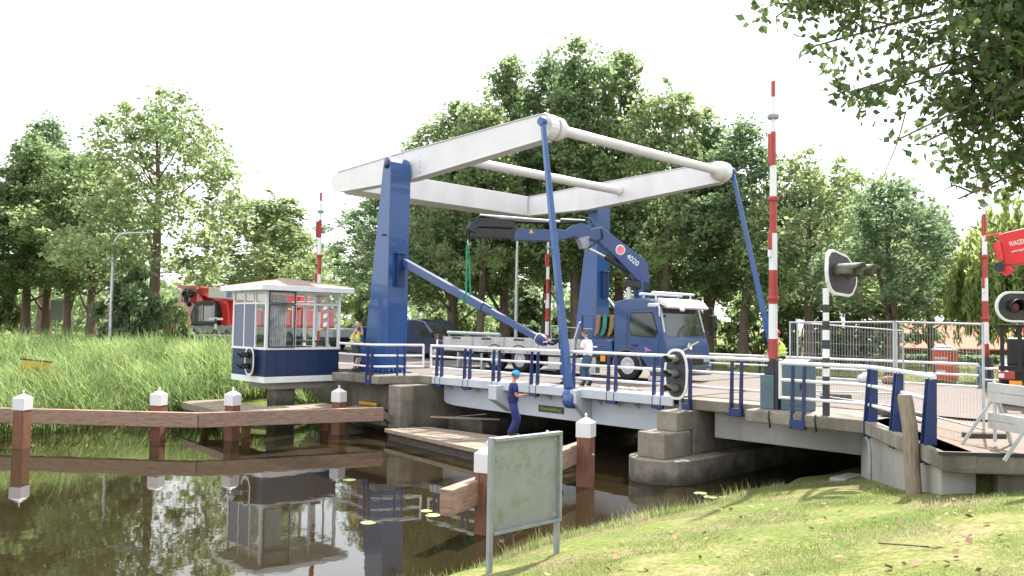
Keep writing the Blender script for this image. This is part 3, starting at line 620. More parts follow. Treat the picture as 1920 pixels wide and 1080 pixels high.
fr = thing('timber_fender', 'pale hardwood fender beam running behind the grey notice board towards the bridge', 'fender', (-12, 12, 0))
MB().bar((-10.88, 9.05, .73), (-13.42, 15.55, .73), .24, .45).build('beam', WOODR, fr, .02)
m = MB()
for x, y in ((-11.1, 10.2), (-12.05, 12.75), (-12.9, 14.97)): m.tube([(x-.34, y-.12, .73), (x+.2, y+.07, .73)], .025, 8)
m.build('bolt', GALV, fr)

pn = thing('work_pontoon', 'flat weathered timber work pontoon moored under the bridge leaf', 'pontoon', (-19, 16.5, 0))
m = MB(); m.prism([(-22.1, 15.95, -.3), (-15.3, 15.1, -.3), (-15.3, 17.75, -.3), (-21.7, 17.3, -.3)], (0, 0, .57)); m.build('hull', wood_mat('pontoon_hull', (.12, .095, .075), (.05, .04, .032), (1, 9, 9)), pn, .02)
m = MB(); planks(m, (-22.15, 15.9), (-15.25, 15.05), (-15.25, 17.8), (-21.75, 17.35), 34, .35); m.build('deck_planks', PLANK, pn)
m = MB(); m.bar((-22.15, 15.86, .31), (-15.25, 15.0, .31), .08, .12); m.build('edge_strip', PLANK, pn, .01)
lone('wooden_plank', MB().bar((-22.3, 17.85, .6), (-20.2, 19.1, .62), .2, .05), PLANK, 'narrow loose plank lying on the concrete ledge below the bridge leaf', 'plank', (-21.3, 18.5, .6))
bx = thing('wooden_crate', 'low wooden crate the pontoon worker stands on', 'crate', (-16.25, 15.75, .35))
m = MB()
for k in range(4): m.box(-16.65+k*.2, -16.47+k*.2, 15.4, 16.1, .66, .70)
for k in range(3): m.box(-16.64, -15.86, 15.41, 15.44, .37+k*.1, .45+k*.1); m.box(-16.64, -15.86, 16.06, 16.09, .37+k*.1, .45+k*.1)
m.build('slat', PLANK, bx); m = MB()
for x in (-16.62, -15.93):
    for y in (15.45, 16.0): m.box(x, x+.05, y, y+.05, .352, .66)
m.build('corner_post', WOODG, bx)

# wooden post on the bank
m = MB(); m.tube([(-5.12, 14.0, .75), (-5.17, 14.0, 1.5), (-5.2, 13.98, 2.2), (-5.27, 13.98, 2.66), (-5.27, 13.98, 2.70)], [.125, .12, .118, .115, .10], 12)
lone('wooden_post', m, WOODG, 'leaning weathered round wooden post in the grass before the wing wall', 'post', (-5.12, 14.0, 1.05))

# notice board seen from behind
nb = thing('notice_board', 'weathered grey notice board with green algae stains on two steel posts in the grass', 'sign', (-8.03, 8.1, .5))
m = MB(); m.box(-8.06, -8.0, 7.40, 7.47, .2, 2.25); m.build('post', STEELG, nb, .005)
m = MB(); m.box(-8.06, -8.0, 8.68, 8.75, .2, 1.0); m.build('post', STEELG, nb, .005)
m = MB(); m.box(-8.065, -7.975, 7.472, 8.76, 2.19, 2.235); m.box(-8.065, -7.975, 7.472, 8.76, .985, 1.025); m.box(-8.065, -7.975, 8.715, 8.76, 1.026, 2.189); m.build('frame', STEELG, nb, .004)
PANEL = mat('algae_stained_panel', (.27, .285, .275), .6, var=.08, scale=2.2, dirt=0)
n = PANEL.node_tree.nodes; l = PANEL.node_tree.links.new; b = n['Principled BSDF']
t = n.new('ShaderNodeTexCoord'); z = n.new('ShaderNodeTexNoise'); z.inputs['Scale'].default_value = 2.6; z.inputs['Detail'].default_value = 9; z.inputs['Roughness'].default_value = .72; z.inputs['Distortion'].default_value = .6; l(t.outputs['Object'], z.inputs['Vector'])
r = n.new('ShaderNodeValToRGB'); r.color_ramp.elements[0].position = .50; r.color_ramp.elements[1].position = .70; l(z.outputs['Fac'], r.inputs[0])
mm = n.new('ShaderNodeMix'); mm.data_type = 'RGBA'; mm.inputs['B'].default_value = (.155, .16, .065, 1); src = b.inputs['Base Color'].links[0].from_socket
l(r.outputs[0], mm.inputs['Factor']); l(src, mm.inputs['A']); l(mm.outputs['Result'], b.inputs['Base Color'])
MB().box(-8.055, -8.035, 7.472, 8.714, 1.027, 2.188).build('panel', PANEL, nb)
m = MB()
for y, z_ in ((8.66, 1.08), (8.66, 2.13)): m.lathe([(.02, 0), (.018, .012)], (-8.034, y, z_), (1, 0, 0), 8)
m.build('bolt', GALV, nb)

# ================================================================== BARRIERS
def barrier(x, y, label, zb, top, s_=1, plates=((7.49, 8.2), (5.55, 5.95)), side=-1):
    r = thing('barrier_pole', label, 'barrier', (x, y, 1.95), 'raised red and white bridge barriers')
    f = lambda z: zb+(z-1.95)*(top-zb)/(9.45-1.95)
    m = MB(); m.box(x-.24, x+.10, y-.16, y+.18, zb, f(2.72)); m.build('base_box', TEAL, r, .02)
    m = MB(); m.box(x+.11, x+.19, y-.13, y+.15, zb, f(3.06)); m.build('hinge_plate', DARK, r, .01)
    m = MB(); m.prism([(x-.16, y-.12, f(2.72)+.002), (x+.10, y-.12, f(2.72)+.002), (x+.1, y-.12, f(3.08)), (x-.02, y-.12, f(3.08))], (0, .24, 0)); m.build('socket', DARK, r, .01)
    bands = [(3.06, 3.53, 'r', .105), (3.53, 4.32, 'w', .10), (4.32, 5.09, 'r', .10), (5.09, 5.93, 'w', .095), (5.93, 6.68, 'r', .085), (6.68, 7.49, 'w', .078), (7.49, 8.27, 'r', .066), (8.27, 9.08, 'w', .05), (9.08, 9.45, 'r', .048)]
    for a, b, c, rr in bands: MB().lathe([(rr, 0), (rr*.97, f(b)-f(a))], (x, y, f(a)), n=14).build('pole_section', RED if c == 'r' else WHITE_R, r)
    for z in (4.45, 6.72, 8.62):
        MB().lathe([(.12, -.05), (.14, 0), (.12, .05)], (x, y, f(z)), n=14).build('collar', RED if z < 8 else STEELG, r)
    for a, b in plates: MB().box(x-.04, x+.02, y+side*.07-.11, y+side*.07+.06, f(a), f(b)).build('weight_plate', RED, r, .01)
    MB().box(x-.04, x+.02, y+side*.07-.11, y+side*.07+.06, f(5.38), f(5.545)).build('weight_plate', WHITE_R, r, .01)
    return r
barrier(-9.47, 17.45, 'tall raised barrier pole in front of the deck beside the teal cabinet', 1.93, 9.45)
barrier(-29.1, 17.45, 'raised barrier pole standing behind the roof of the control cabin', 1.95, 8.95)
barrier(-28.6, 30.15, 'raised barrier pole seen between the lorry crane arm and the lorry bed', 1.95, 8.4)
barrier(-8.8, 30.15, 'raised barrier pole in front of the weeping willow', 1.95, 8.7)
cbx = thing('control_cabinet', 'rounded dark teal control cabinet at the foot of the near right barrier', 'cabinet', (-9.0, 17.6, 1.93))
m = MB(); pts = [(-9.25, 17.38, 1.932), (-9.25, 17.38, 2.95)]
for k in range(1, 8): g = math.pi-math.pi*k/8; pts.append((-9.25, 17.62+.24*math.cos(g), 2.95+.12*math.sin(g)))
pts += [(-9.25, 17.86, 2.95), (-9.25, 17.86, 1.932)]
m.prism(pts, (.6, 0, 0)); m.build('housing', TEAL, cbx, .015)
MB().box(-9.2, -8.7, 17.365, 17.379, 2.05, 2.9).build('door', TEAL, cbx, .005); MB().box(-8.78, -8.74, 17.35, 17.364, 2.4, 2.55).build('handle', DARK, cbx)

# road signal on its striped pole
rs = thing('road_signal', 'two lamp road signal with hoods on a black and white striped pole', 'traffic light', (-8.05, 17.2, 1.93))
z = 1.932; k = 0
for z0, z1, c in ((1.932, 2.75, 'b'), (2.75, 2.92, 'w'), (2.92, 3.14, 'b'), (3.14, 3.33, 'w'), (3.33, 3.52, 'b'), (3.52, 3.73, 'w'), (3.73, 3.92, 'b'), (3.92, 4.10, 'w'), (4.10, 4.27, 'b'), (4.27, 4.62, 'w')):
    MB().lathe([(.075 if z0 < 3.9 else .065, 0), (.075 if z0 < 3.9 else .065, z1-z0)], (-8.05, 17.08, z0), n=14).build('pole_section', BOARD if c == 'b' else WHITE_R, rs)
bpts = [(16.93, 4.98), (16.96, 5.30), (17.08, 5.42), (17.25, 5.45), (17.9, 5.36), (18.15, 5.22), (18.32, 5.0), (18.4, 4.85), (18.36, 4.72), (18.18, 4.52), (18.0, 4.47), (17.28, 4.50), (17.1, 4.58), (16.97, 4.75)]
b_ = MB().prism([(-8.0, y, z) for y, z in bpts], (.05, 0, 0)).build('backing_board', BOARD, rs, .01)
cy, cz = 17.66, 4.96
m = MB(); N = len(bpts); o = [V((-7.945, y, z)) for y, z in bpts]; i_ = [V((-7.945, cy+(y-cy)*.93, cz+(z-cz)*.90)) for y, z in bpts]; bk = [V((-8.005, cy+(y-cy)*1.015, cz+(z-cz)*1.015)) for y, z in bpts]
m.add(o+i_+bk, [(k, (k+1) % N, N+(k+1) % N, N+k) for k in range(N)]+[(k, (k+1) % N, 2*N+(k+1) % N, 2*N+k) for k in range(N)]); m.build('white_rim', TRIM, b_)
for y in (17.35, 17.92):
    h = MB(); hood(h, (-7.95, y, 4.98), (1, -.12, 0), .17, .62); ho = h.build('hood', HOOD, rs); sm = ho.modifiers.new('solid', 'SOLIDIFY'); sm.thickness = .012
    MB().lathe([(.15, 0), (.14, .02), (.07, .04)], (-7.948, y, 4.98), (1, 0, 0), 18).build('lens', BOARD, rs)
# horizontal red lamp signal at the right edge
hs = thing('road_signal', 'horizontal oval signal board with two dark red lamps at the right picture edge', 'traffic light', (-3.6, 14.9, 2.0))
fv = V((.72, -.69, 0)).normalized(); rv = V((.69, .72, 0)).normalized(); cpos = V((-3.88, 14.67, 4.13))+rv*.16
def capsule(hw, hh, n=12):
    pts = []
    for s_ in (1, -1):
        for k in range(n+1): g = (-math.pi/2+math.pi*k/n); pts.append((s_*(hw-hh)+s_*hh*math.cos(g), s_*hh*math.sin(g)))
    return pts
o = capsule(.43, .235); m = MB(); m.prism([cpos+rv*a+V((0, 0, c)) for a, c in o], -fv*.05); b_ = m.build('backing_board', BOARD, hs, .008)
i_ = capsule(.405, .21); N = len(o); m = MB(); m.add([cpos+fv*.006+rv*a*1.02+V((0, 0, c*1.03)) for a, c in o]+[cpos+fv*.006+rv*a+V((0, 0, c)) for a, c in i_]+[cpos-fv*.03+rv*a*1.02+V((0, 0, c*1.03)) for a, c in o], [(k, (k+1) % N, N+(k+1) % N, N+k) for k in range(N)]+[(k, (k+1) % N, 2*N+(k+1) % N, 2*N+k) for k in range(N)])
m.build('white_rim', TRIM, b_)
for s_ in (-.155, .155):
    c = cpos+rv*s_; MB().lathe([(.10, 0), (.095, .02), (.05, .045)], c+fv*.002, fv, 20).build('lens', LENS, hs)
    h = MB(); hood(h, c, fv, .115, .16); ho = h.build('hood', HOODB, hs); sm = ho.modifiers.new('solid', 'SOLIDIFY'); sm.thickness = .01
pp = cpos+rv*.62-fv*.12
m = MB(); m.tube([(pp.x, pp.y, 1.7), (pp.x, pp.y, 4.5)], .06, 12); m.build('pole', GALV, hs)
m = MB(); m.tube([pp, cpos+rv*.2-fv*.12], .035, 8); m.tube([cpos+rv*.2-fv*.13, cpos+rv*.2-fv*.04], .03, 8); m.build('arm', GALV, hs)

# ================================================================== SITE FENCE PANELS
def fence_panel(a, b, z, label):
    a = V((*a, z[0])); b = V((*b, z[1])); r = thing('mesh_fence_panel', label, 'fence', ((a+b)/2).to_tuple(), 'temporary mesh fence panels')
    u = (b-a); L_ = u.length; u = u/L_; hgt = 2.0; m = MB()
    def P(t, h): return a+u*t+V((0, 0, h))
    m.tube([P(.02, .02), P(.02, hgt)], .024, 8); m.tube([P(L_-.02, .02), P(L_-.02, hgt)], .024, 8)
    m.tube([P(.02, hgt-.03), P(L_-.02, hgt-.03)], .02, 8); m.tube([P(.02, .18), P(L_-.02, .18)], .018, 8); m.build('frame', GALV, r)
    m = MB()
    for t in np.arange(.12, L_-.05, .11): m.bar(P(t, .2), P(t, hgt-.05), .0035, .0035)
    for h in np.arange(.35, hgt, .28): m.bar(P(.05, h), P(L_-.05, h), .0035, .0035)
    m.build('wire_mesh', GALV, r)
    for t in (.02, L_-.02):
        p = P(t, 0); m = MB(); m.obox((p.x, p.y, p.z+.06), (.66, .22, .13), math.atan2(u.y, u.x)+math.pi/2); m.build('foot_block', CONC_D, r, .02)
    return r
fence_panel((-4.62, 15.72), (-7.0, 18.1), (1.89, 1.95), 'mesh fence panel nearest the grass, between the plank barrier and middle fence post')
fence_panel((-7.05, 18.14), (-10.6, 20.4), (1.95, 1.95), 'mesh fence panel crossing behind the striped signal pole onto the road')
fence_panel((-10.55, 20.7), (-9.3, 24.6), (1.95, 1.78), 'mesh fence panel standing furthest back on the road beside the red helmeted worker')

# plank barrier on A-frame legs
gb = thing('plank_barrier', 'silver grey plank road barrier on splayed legs at the right picture edge', 'barrier', (-3.6, 14.1, 1.95))
a = V((-4.29, 14.77, 0)); u = (V((-2.6, 13.3, 0))-a).normalized(); nn = V((u.y, -u.x, 0))
for z0, z1 in ((2.62, 2.93), (2.20, 2.46)):
    m = MB()
    h = (z1-z0)/2
    for k in range(2): m.bar(a+u*.02+V((0, 0, z0+h*(k+.5))), a+u*2.6+V((0, 0, z0+h*(k+.5))), .035, h-.008)
    m.build('plank', ALU, gb, .004)
for t in (.12, 1.25, 2.3):
    p = a+u*t; MB().bar(p-nn*.035+V((0, 0, 2.0)), p-nn*.035+V((0, 0, 2.95)), .03, .09).build('upright', GALV, gb)
    for s_ in (-1, 1): 
        q = p+u*s_*.0+nn*.45*s_-u*.18; MB().bar(p-nn*.06+V((0, 0, 2.75)), q+V((0, 0, 1.85)), .045, .045).build('leg', GALV, gb)

# striped marker pole on deck by the tower, bags, debris
mp_ = thing('marker_post', 'thin red and white marker post on a foot beside the near blue tower', 'post', (-23.6, 19.1, 1.96))
for k in range(7): MB().lathe([(.035, 0), (.035, .2)], (-23.6, 19.1, 2.0+k*.2), n=10).build('post_section', RED if k % 2 == 0 else WHITE_R, mp_)
MB().lathe([(.2, 0), (.19, .05), (.06, .09)], (-23.6, 19.1, 1.956), n=14).build('foot', WHITE_R, mp_)
m = MB(); rr = random.Random(3)
for k in range(70):
    x = -15.0+rr.gauss(0, .38); y = 18.85+rr.gauss(0, .15); s_ = rr.uniform(.02, .07)
    m.ball((x, y, 1.965+s_*.45), (s_*1.3, s_, s_*.7), 6, 4)
o = lone('rubble', m, RUBB, 'small heap of pale rubble lying on the bridge deck near the white shirted man', 'rubble', (-15, 18.85, 1.965)); o['kind'] = 'stuff'
for (x, y, s_, mt, lb, nm) in ((-14.3, 28.9, .2, TSHIRT, 'white plastic bag lying at the far kerb of the deck right of the lorry', 'plastic_bag'), (-12.0, 28.6, .27, TSHIRT, 'bigger white plastic bag at the far kerb beside the far hanger foot', 'plastic_bag'), (-11.4, 28.9, .2, STRAP1, 'brown paper sack lying at the far kerb of the deck', 'paper_sack')):
    m = MB(); m.ball((x, y, 1.95+s_*.62), (s_*1.3, s_*.9, s_*.75), 12, 8); rq = random.Random(int(s_*100)+nm.__len__())
    m.v = [(vx+rq.uniform(-.03, .03), vy+rq.uniform(-.03, .03), max(1.951, vz+rq.uniform(-.03, .03))) for vx, vy, vz in m.v]
    m.tube([(x, y, 1.95+s_*1.25), (x+.03, y, 1.95+s_*1.65)], [.05, .02], 6); lone(nm, m, mt, lb, 'bag', (x, y, 1.95))
# low concrete kerb stones on the right approach
for k, (x, y) in enumerate(((-6.35, 17.55), (-9.6, 20.9))):
    m = MB(); m.obox((x, y, 2.02), (.75, .28, .17), -.6 if k == 0 else .5); lone('concrete_block', m, CONC, ('loose concrete block on the pavement behind the curved railing', 'loose concrete block on the road beside the striped signal pole')[k], 'block', (x, y, 1.935), bevel=.02)
# lily pads
for k, (x, y) in enumerate(((-10.61, 16.27), (-10.23, 16.1), (-9.98, 16.32), (-13.09, 9.03), (-13.17, 10.47), (-12.79, 10.33), (-16.94, 11.12))):
    m = MB(); rr = random.Random(k); a0 = rr.uniform(0, 6); R0 = rr.uniform(.11, .16)
    pts = [(x, y, .006)]+[(x+R0*math.cos(a0+g)*rr.uniform(.95, 1.05), y+R0*math.sin(a0+g)*rr.uniform(.95, 1.05), .008) for g in np.linspace(.25, 2*math.pi-.25, 18)]
    m.prism(pts, (0, 0, .006)); lone('lily_pad', m, LILY, 'yellow green lily pad floating under the approach span beyond the grass edge' if k < 3 else 'yellow green lily pad floating on open water left of the right fender', 'lily pad', (x, y, 0), 'lily pads by the span' if k < 3 else 'lily pads left of the fender')

# ================================================================== CRANE LORRY on the bridge
RZ = 1.952
lo = thing('crane_lorry', 'dark blue crane lorry with silver drop side bed parked on the bridge deck', 'lorry', (-21, 23.5, RZ))
YN, YF = 22.3, 24.8
body = [(-18.02, 2.52), (-18.02, 4.60), (-17.6, 4.68), (-16.75, 4.72), (-16.35, 4.62), (-16.22, 4.44), (-15.93, 3.42), (-15.84, 3.15), (-15.80, 2.62), (-15.80, 2.28), (-16.55, 2.28), (-16.70, 2.55), (-16.95, 2.82), (-17.25, 2.98), (-17.55, 2.98), (-17.85, 2.82)]
cabm = MB().prism([(x, YN, z) for x, z in body], (0, YF-YN, 0)).build('cab', TRUCK, lo, .05, 3)
def sheet(name, pts, off, m_, par, bevel=0): return MB().prism([V(p) for p in pts], off).build(name, m_, par, bevel)
nrm = V((1.02, 0, .29)).normalized()
W0 = [(-16.19, YN+.22, 4.38), (-15.955, YN+.14, 3.46), (-15.955, YF-.14, 3.46), (-16.19, YF-.22, 4.38)]
sheet('windscreen', [V(p)+nrm*.012 for p in W0], nrm*.012, GLASSD, cabm)
sheet('windscreen_surround', [V(p)+nrm*.003 for p in [(-16.20, YN+.10, 4.43), (-15.94, YN+.05, 3.40), (-15.94, YF-.05, 3.40), (-16.20, YF-.10, 4.43)]], nrm*.006, SILV, cabm)
sheet('dashboard', [V(p)+nrm*.0095 for p in [(-16.0, YN+.2, 3.62), (-15.955, YN+.16, 3.475), (-15.955, YF-.16, 3.475), (-16.0, YF-.2, 3.62)]], nrm*.002, DARK, cabm)
for k in range(2):
    y = YN+.75+k*.75; MB().tube([(-15.9, y, 3.46), (-15.94, y+.28, 3.72), (-15.99, y+.55, 3.84)], .012, 6).build('wiper', BLACK, cabm)
m = MB(); sw = [(-17.28, 4.2), (-17.34, 3.72), (-17.22, 3.50), (-16.85, 3.46), (-16.32, 3.44), (-16.20, 3.62), (-16.42, 4.22)]
MB().prism([(x, YN-.006, z) for x, z in sw], (0, -.008, 0)).build('side_window', GLASSD, cabm)
MB().prism([(-16.78+(x+16.78)*1.07, YN-.002, 3.83+(z-3.83)*1.09) for x, z in sw], (0, -.003, 0)).build('window_seal', BLACK, cabm)
m = MB()
for a, c in (((-17.42, 4.3), (-17.45, 3.0)), ((-16.12, 3.4), (-16.2, 2.62)), ((-17.42, 4.32), (-16.5, 4.36))): m.bar((a[0], YN-.004, a[1]), (c[0], YN-.004, c[1]), .012, .006, up=(0, 1, 0))
m.build('door_seam', BLACK, cabm); MB().box(-17.2, -17.0, YN-.05, YN-.003, 3.12, 3.17).build('door_handle', BLACK, cabm)
MB().prism([(-16.72, YN-.004, 3.10), (-16.40, YN-.004, 2.98), (-16.62, YN-.004, 2.97), (-16.70, YN-.004, 2.86), (-16.66, YN-.004, 2.98)], (0, -.004, 0)).build('door_emblem', PURPLE, cabm)
# sun visor, roof bars
m = MB(); m.prism([(-16.28, YN+.06, 4.60), (-15.86, YN+.06, 4.36), (-15.82, YN+.06, 4.42), (-15.98, YN+.06, 4.60), (-16.24, YN+.06, 4.72)], (0, YF-YN-.12, 0)); m.build('sun_visor', SILV, cabm, .015)
m = MB()
for x, z in ((-16.95, 4.86), (-16.45, 4.90)): m.tube([(x, YN+.05, z), (x, YF-.05, z)], .045, 10)
for y in (YN+.25, YF-.25): m.tube([(-16.95, y, 4.7), (-16.95, y, 4.86)], .03, 8); m.tube([(-16.45, y, 4.66), (-16.45, y, 4.9)], .03, 8)
m.build('roof_bar', TRIM, cabm)
for y, s_ in ((YN, -1), (YF, 1)):
    MB().tube([(-16.5, y, 4.45), (-16.2, y+s_*.22, 4.5), (-15.92, y+s_*.3, 4.42), (-15.9, y+s_*.3, 4.1)], .025, 8).build('mirror_arm', BLACK if s_ > 0 else SILV, cabm)
    m = MB(); m.box(-15.97, -15.82, y+s_*.3-.11, y+s_*.3+.11, 3.75, 4.2) if s_ > 0 else m.box(-16.35, -16.0, y-.36, y-.12, 4.40, 4.53); m.build('mirror', BLACK if s_ > 0 else SILV, cabm, .04)
    m = MB(); m.box(-15.97, -15.82, y+s_*.3-.1, y+s_*.3+.1, 3.48, 3.68) if s_ > 0 else m.ball((-15.75, y+.75, 4.33), (.06, .14, .06)); m.build('mirror', BLACK if s_ > 0 else SILV, cabm, .0)
# front: grille, emblem, bumper, lamps
sheet('grille', [(-15.925, YN+.10, 3.36), (-15.835, YN+.42, 2.86), (-15.835, YF-.42, 2.86), (-15.925, YF-.10, 3.36)], (.02, 0, .004), mat('grille_grey', (.13, .135, .145), .4, .3), cabm, .01)
e_ = MB().bar((-15.80, YN+.75, 2.95), (-15.855, YF-.62, 3.30), .03, .05).build('emblem_bar', CHROME, cabm)
MB().lathe([(.12, 0), (.12, .02), (.08, .025), (.08, .012), (0.01, .012)], (-15.825, (YN+YF)/2+.05, 3.125), (1, 0, .2), 20).build('emblem_ring', CHROME, e_)
sheet('lower_grille', [(-15.795, YN+.45, 2.80), (-15.795, YN+.45, 2.5), (-15.795, YF-.45, 2.5), (-15.795, YF-.45, 2.80)], (.012, 0, 0), BLACK, cabm)
MB().box(-16.5, -15.72, YN-.01, YF+.01, 2.16, 2.50).build('bumper', mat('bumper_grey', (.08, .085, .10), .5, var=.1), cabm, .04)
for y in (YN+.05, YF-.40):
    MB().box(-15.83, -15.775, y, y+.35, 2.60, 2.80).build('headlight', CHROME, cabm, .02)
    MB().box(-15.75, -15.712, y+.05, y+.25, 2.28, 2.38).build('fog_lamp', CHROME, cabm, .01)
MB().box(-15.71, -15.70, YN+.98, YN+1.5, 2.26, 2.37).build('number_plate', mat('plate_yellow', (.7, .5, .05), .5), cabm)
MB().box(-16.55, -16.0, YN-.012, YN+.2, 2.0, 2.16).build('step', SILV, cabm, .01); MB().box(-16.55, -16.0, YN-.012, YN+.1, 2.3, 2.38).build('step', SILV, cabm, .01)
m = MB()
for a in range(9):
    g0 = math.radians(5+a*19); g1 = math.radians(5+(a+1)*19); r0, r1 = .57, .63
    m.prism([(-17.45+r*math.cos(g), YN-.012, 2.40+r*math.sin(g)) for r, g in ((r0, g0), (r1, g0), (r1, g1), (r0, g1))], (0, .35, 0))
m.build('mudguard', mat('mudguard_grey', (.12, .125, .13), .6), cabm)
# chassis, tanks, wheels
m = MB(); m.box(-27.0, -16.6, YN+.75, YN+.95, 2.4, 2.66); m.box(-27.0, -16.6, YF-.95, YF-.75, 2.4, 2.66)
for x in (-26.5, -25, -23.2, -21, -19.4): m.box(x, x+.2, YN+.95, YF-.95, 2.42, 2.62)
m.build('chassis', DARK, lo)
def wheel(x, y, s_):
    w = MB().lathe([(.28, .02), (.44, 0), (.49, .04), (.50, .10), (.50, .22), (.47, .28), (.30, .29)], (x, y, RZ+.50), (0, 1, 0), 28).build('wheel', BLACK, lo)
    c = y-.001 if s_ < 0 else y+.285
    MB().lathe([(.29, .0), (.27, .05), (.17, .09), (.13, .03), (.06, -.02)], (x, c+(.02 if s_ < 0 else 0), RZ+.50), (0, 1 if s_ < 0 else -1, 0), 22).build('rim', SILV, w)
    for k in range(10): g = k*.628; m = MB(); m.tube([(x+.19*math.cos(g), c+.03*(-s_), RZ+.5+.19*math.sin(g)), (x+.19*math.cos(g), c-.03*(-s_), RZ+.5+.19*math.sin(g))], .018, 6); m.build('wheel_nut', GALV, w)
for x in (-17.45, -22.62, -23.98):
    wheel(x, YN+.03, -1); wheel(x, YF-.33, 1)
for x in (-22.62, -23.98):
    m = MB()
    for a in range(6):
        g0 = math.radians(30+a*20); g1 = math.radians(30+(a+1)*20); m.prism([(x+r*math.cos(g), YN, 2.42+r*math.sin(g)) for r, g in ((.55, g0), (.59, g0), (.59, g1), (.55, g1))], (0, .3, 0))
    m.build('mudguard', BLACK, lo)
# drop side bed
m = MB(); m.box(-27.13, -19.75, YN+.02, YF-.02, 2.665, 2.745); m.build('bed_floor', DARK, lo, .01)
xs = [-27.13, -25.3, -23.45, -21.6, -19.78]
for xa, xb in zip(xs[:-1], xs[1:]):
    for y0 in (YN, YF-.035):
        s_ = MB()
        for k in range(3): s_.box(xa+.03, xb-.03, y0, y0+.035, 2.68+k*.19, 2.68+k*.19+.182)
        s_.build('side_board', ALU, lo, .006)
    MB().box(xa+.55, xa+1.1, YN-.012, YN-.002, 3.17, 3.235).build('board_latch', DARK, lo)
for x in xs:
    for ya, yb in ((YN+.002, YN+.05), (YF-.05, YF-.002)): MB().box(x-.028, x+.028, ya, yb, 2.6, 3.28).build('stake', STEELG, lo)
MB().box(-27.18, -27.14, YN, YF, 2.68, 3.24).build('tail_board', ALU, lo, .005)
m = MB(); m.tube([(-27.1, YN+.2, 3.42), (-23.9, YN+.2, 3.38)], .07, 10); m.tube([(-27.0, YN+.2, 3.2), (-27.0, YN+.2, 3.4)], .03, 6); m.tube([(-24.1, YN+.2, 3.2), (-24.1, YN+.2, 3.4)], .03, 6); m.build('load_bar', GALV, lo)
m = MB(); m.tube([(-22.9, YF-.4, 3.2), (-22.9, YF-.4, 3.75), (-22.35, YF-.4, 3.75), (-22.35, YF-.4, 3.2)], .035, 8); m.tube([(-22.35, YF-.4, 3.72), (-19.5, YF-.4, 3.6)], .02, 6); m.build('load_frame', GALV, lo)
MB().box(-21.15, -20.35, YN+.06, YN+.5, 2.16, 2.62).build('tool_box', ALU, lo, .02); MB().box(-20.3, -19.5, YN+.06, YN+.5, 2.16, 2.62).build('tool_box', ALU, lo, .02)
MB().box(-25.4, -24.75, YN+.1, YN+.6, 2.25, 2.6).build('tool_box', DARK, lo, .02)
for x in (-26.3, -24.85): MB().box(x, x+.09, YN+.05, YN+.25, 2.0, 2.62).build('underrun_post', SILV, lo)
# crane base behind cab
cs = thing('lorry_crane', 'blue folding crane with black telescopic boom mounted behind the lorry cab', 'crane', (-18.6, 24.2, 2.66))
KX, KY = -18.35, 24.2; DX, DY = -.47222, -.88148
def Q(s_, z, o=0): return V((KX+DX*s_-DY*o, KY+DY*s_+DX*o, z))
m = MB(); m.box(-19.25, -18.12, YN+.1, YF-.1, 2.67, 2.9); m.box(-19.1, -18.2, YF-1.2, YF-.15, 2.9, 3.6); m.build('base', DARK, cs, .02)
MB().box(-19.35, -18.1, YN+.02, YN+.3, 2.86, 3.28).build('outrigger_box', TRUCK, cs, .02)
MB().box(-19.2, -18.75, YN+.0, YN+.018, 3.02, 3.07).build('side_label', LETW, cs); 
for x in (-19.15,): MB().box(x, x+.24, YN+.12, YN+.36, 2.12, 2.86).build('outrigger_leg', GALV, cs, .01); 
MB().box(-18.62, -18.42, YN+.03, YN+.1, 2.55, 2.75).build('side_marker', ORANGE, cs)
m = MB()
for x in (-19.75, -18.15): m.bar((x, YN+.35, 2.9), (x, YN+.35, 4.15), .06, .06)
m.bar((-19.75, YN+.35, 4.12), (-18.15, YN+.35, 4.12), .06, .06); m.bar((-19.75, YN+.35, 3.32), (-18.15, YN+.35, 3.32), .06, .06)
m.build('strap_rack', TRUCK, cs); MB().box(-18.95, -18.15, YN+.37, YN+.40, 3.35, 4.1).build('rack_panel', DARK, cs)
MB().box(-19.74, -19.2, YN+.9, YN+1.0, 2.9, 4.1).build('rack_panel', TRUCK, cs, .01)
for x, mt in ((-19.0, STRAP1), (-18.7, STRAP2), (-18.38, STRAP3)):
    m = MB()
    for k in range(3): 
        xx = x+k*.055; m.tube([(xx, YN+.31, 4.16), (xx+.02, YN+.27, 3.95), (xx-.02+.01*k, YN+.28, 3.7), (xx-.10, YN+.29, 3.42+.04*k)], .036, 7)
    m.build('strap', mt, cs)
m = MB(); m.bar((-18.75, YN+.6, 4.75), (-18.2, YN+.5, 4.25), .05, .05); m.build('stay', SILV, cs)
m = MB(); m.bar((-20.15, YN+.3, 2.9), (-19.8, YN+.3, 3.9), .22, .05, .1, .05); m.build('ramp_plate', SILV, cs)
m = MB(); m.bar(Q(-.02, 3.4), Q(-.05, 5.55), .42, .42, .36, .34, up=(0, 1, 0)); col = m.build('column', TRUCK, cs, .03)
m = MB(); m.tube([Q(.45, 4.0), Q(.45, 5.0)], .11, 12); m.tube([Q(.45, 5.0), Q(.40, 5.35)], .07, 10); m.build('lift_cylinder', SILV, cs)
m = MB(); m.prism([Q(-.3, 5.05, -.2), Q(.55, 5.22, -.2), Q(.55, 5.42, -.2), Q(-.3, 5.35, -.2)], Q(0, 0, .4)-Q(0, 0, 0)); m.build('pivot_block', DARK, cs, .02)
inner = [(-.30, 5.32), (-.24, 6.04), (-.1, 6.2), (1.58, 7.30), (2.08, 7.18), (2.12, 6.86), (1.67, 6.74), (1.05, 6.25), (.18, 5.42)]
ib = MB().prism([Q(a, z, -.18) for a, z in inner], Q(0, 0, .36)-Q(0, 0, 0)).build('inner_boom', TRUCK, cs, .03)
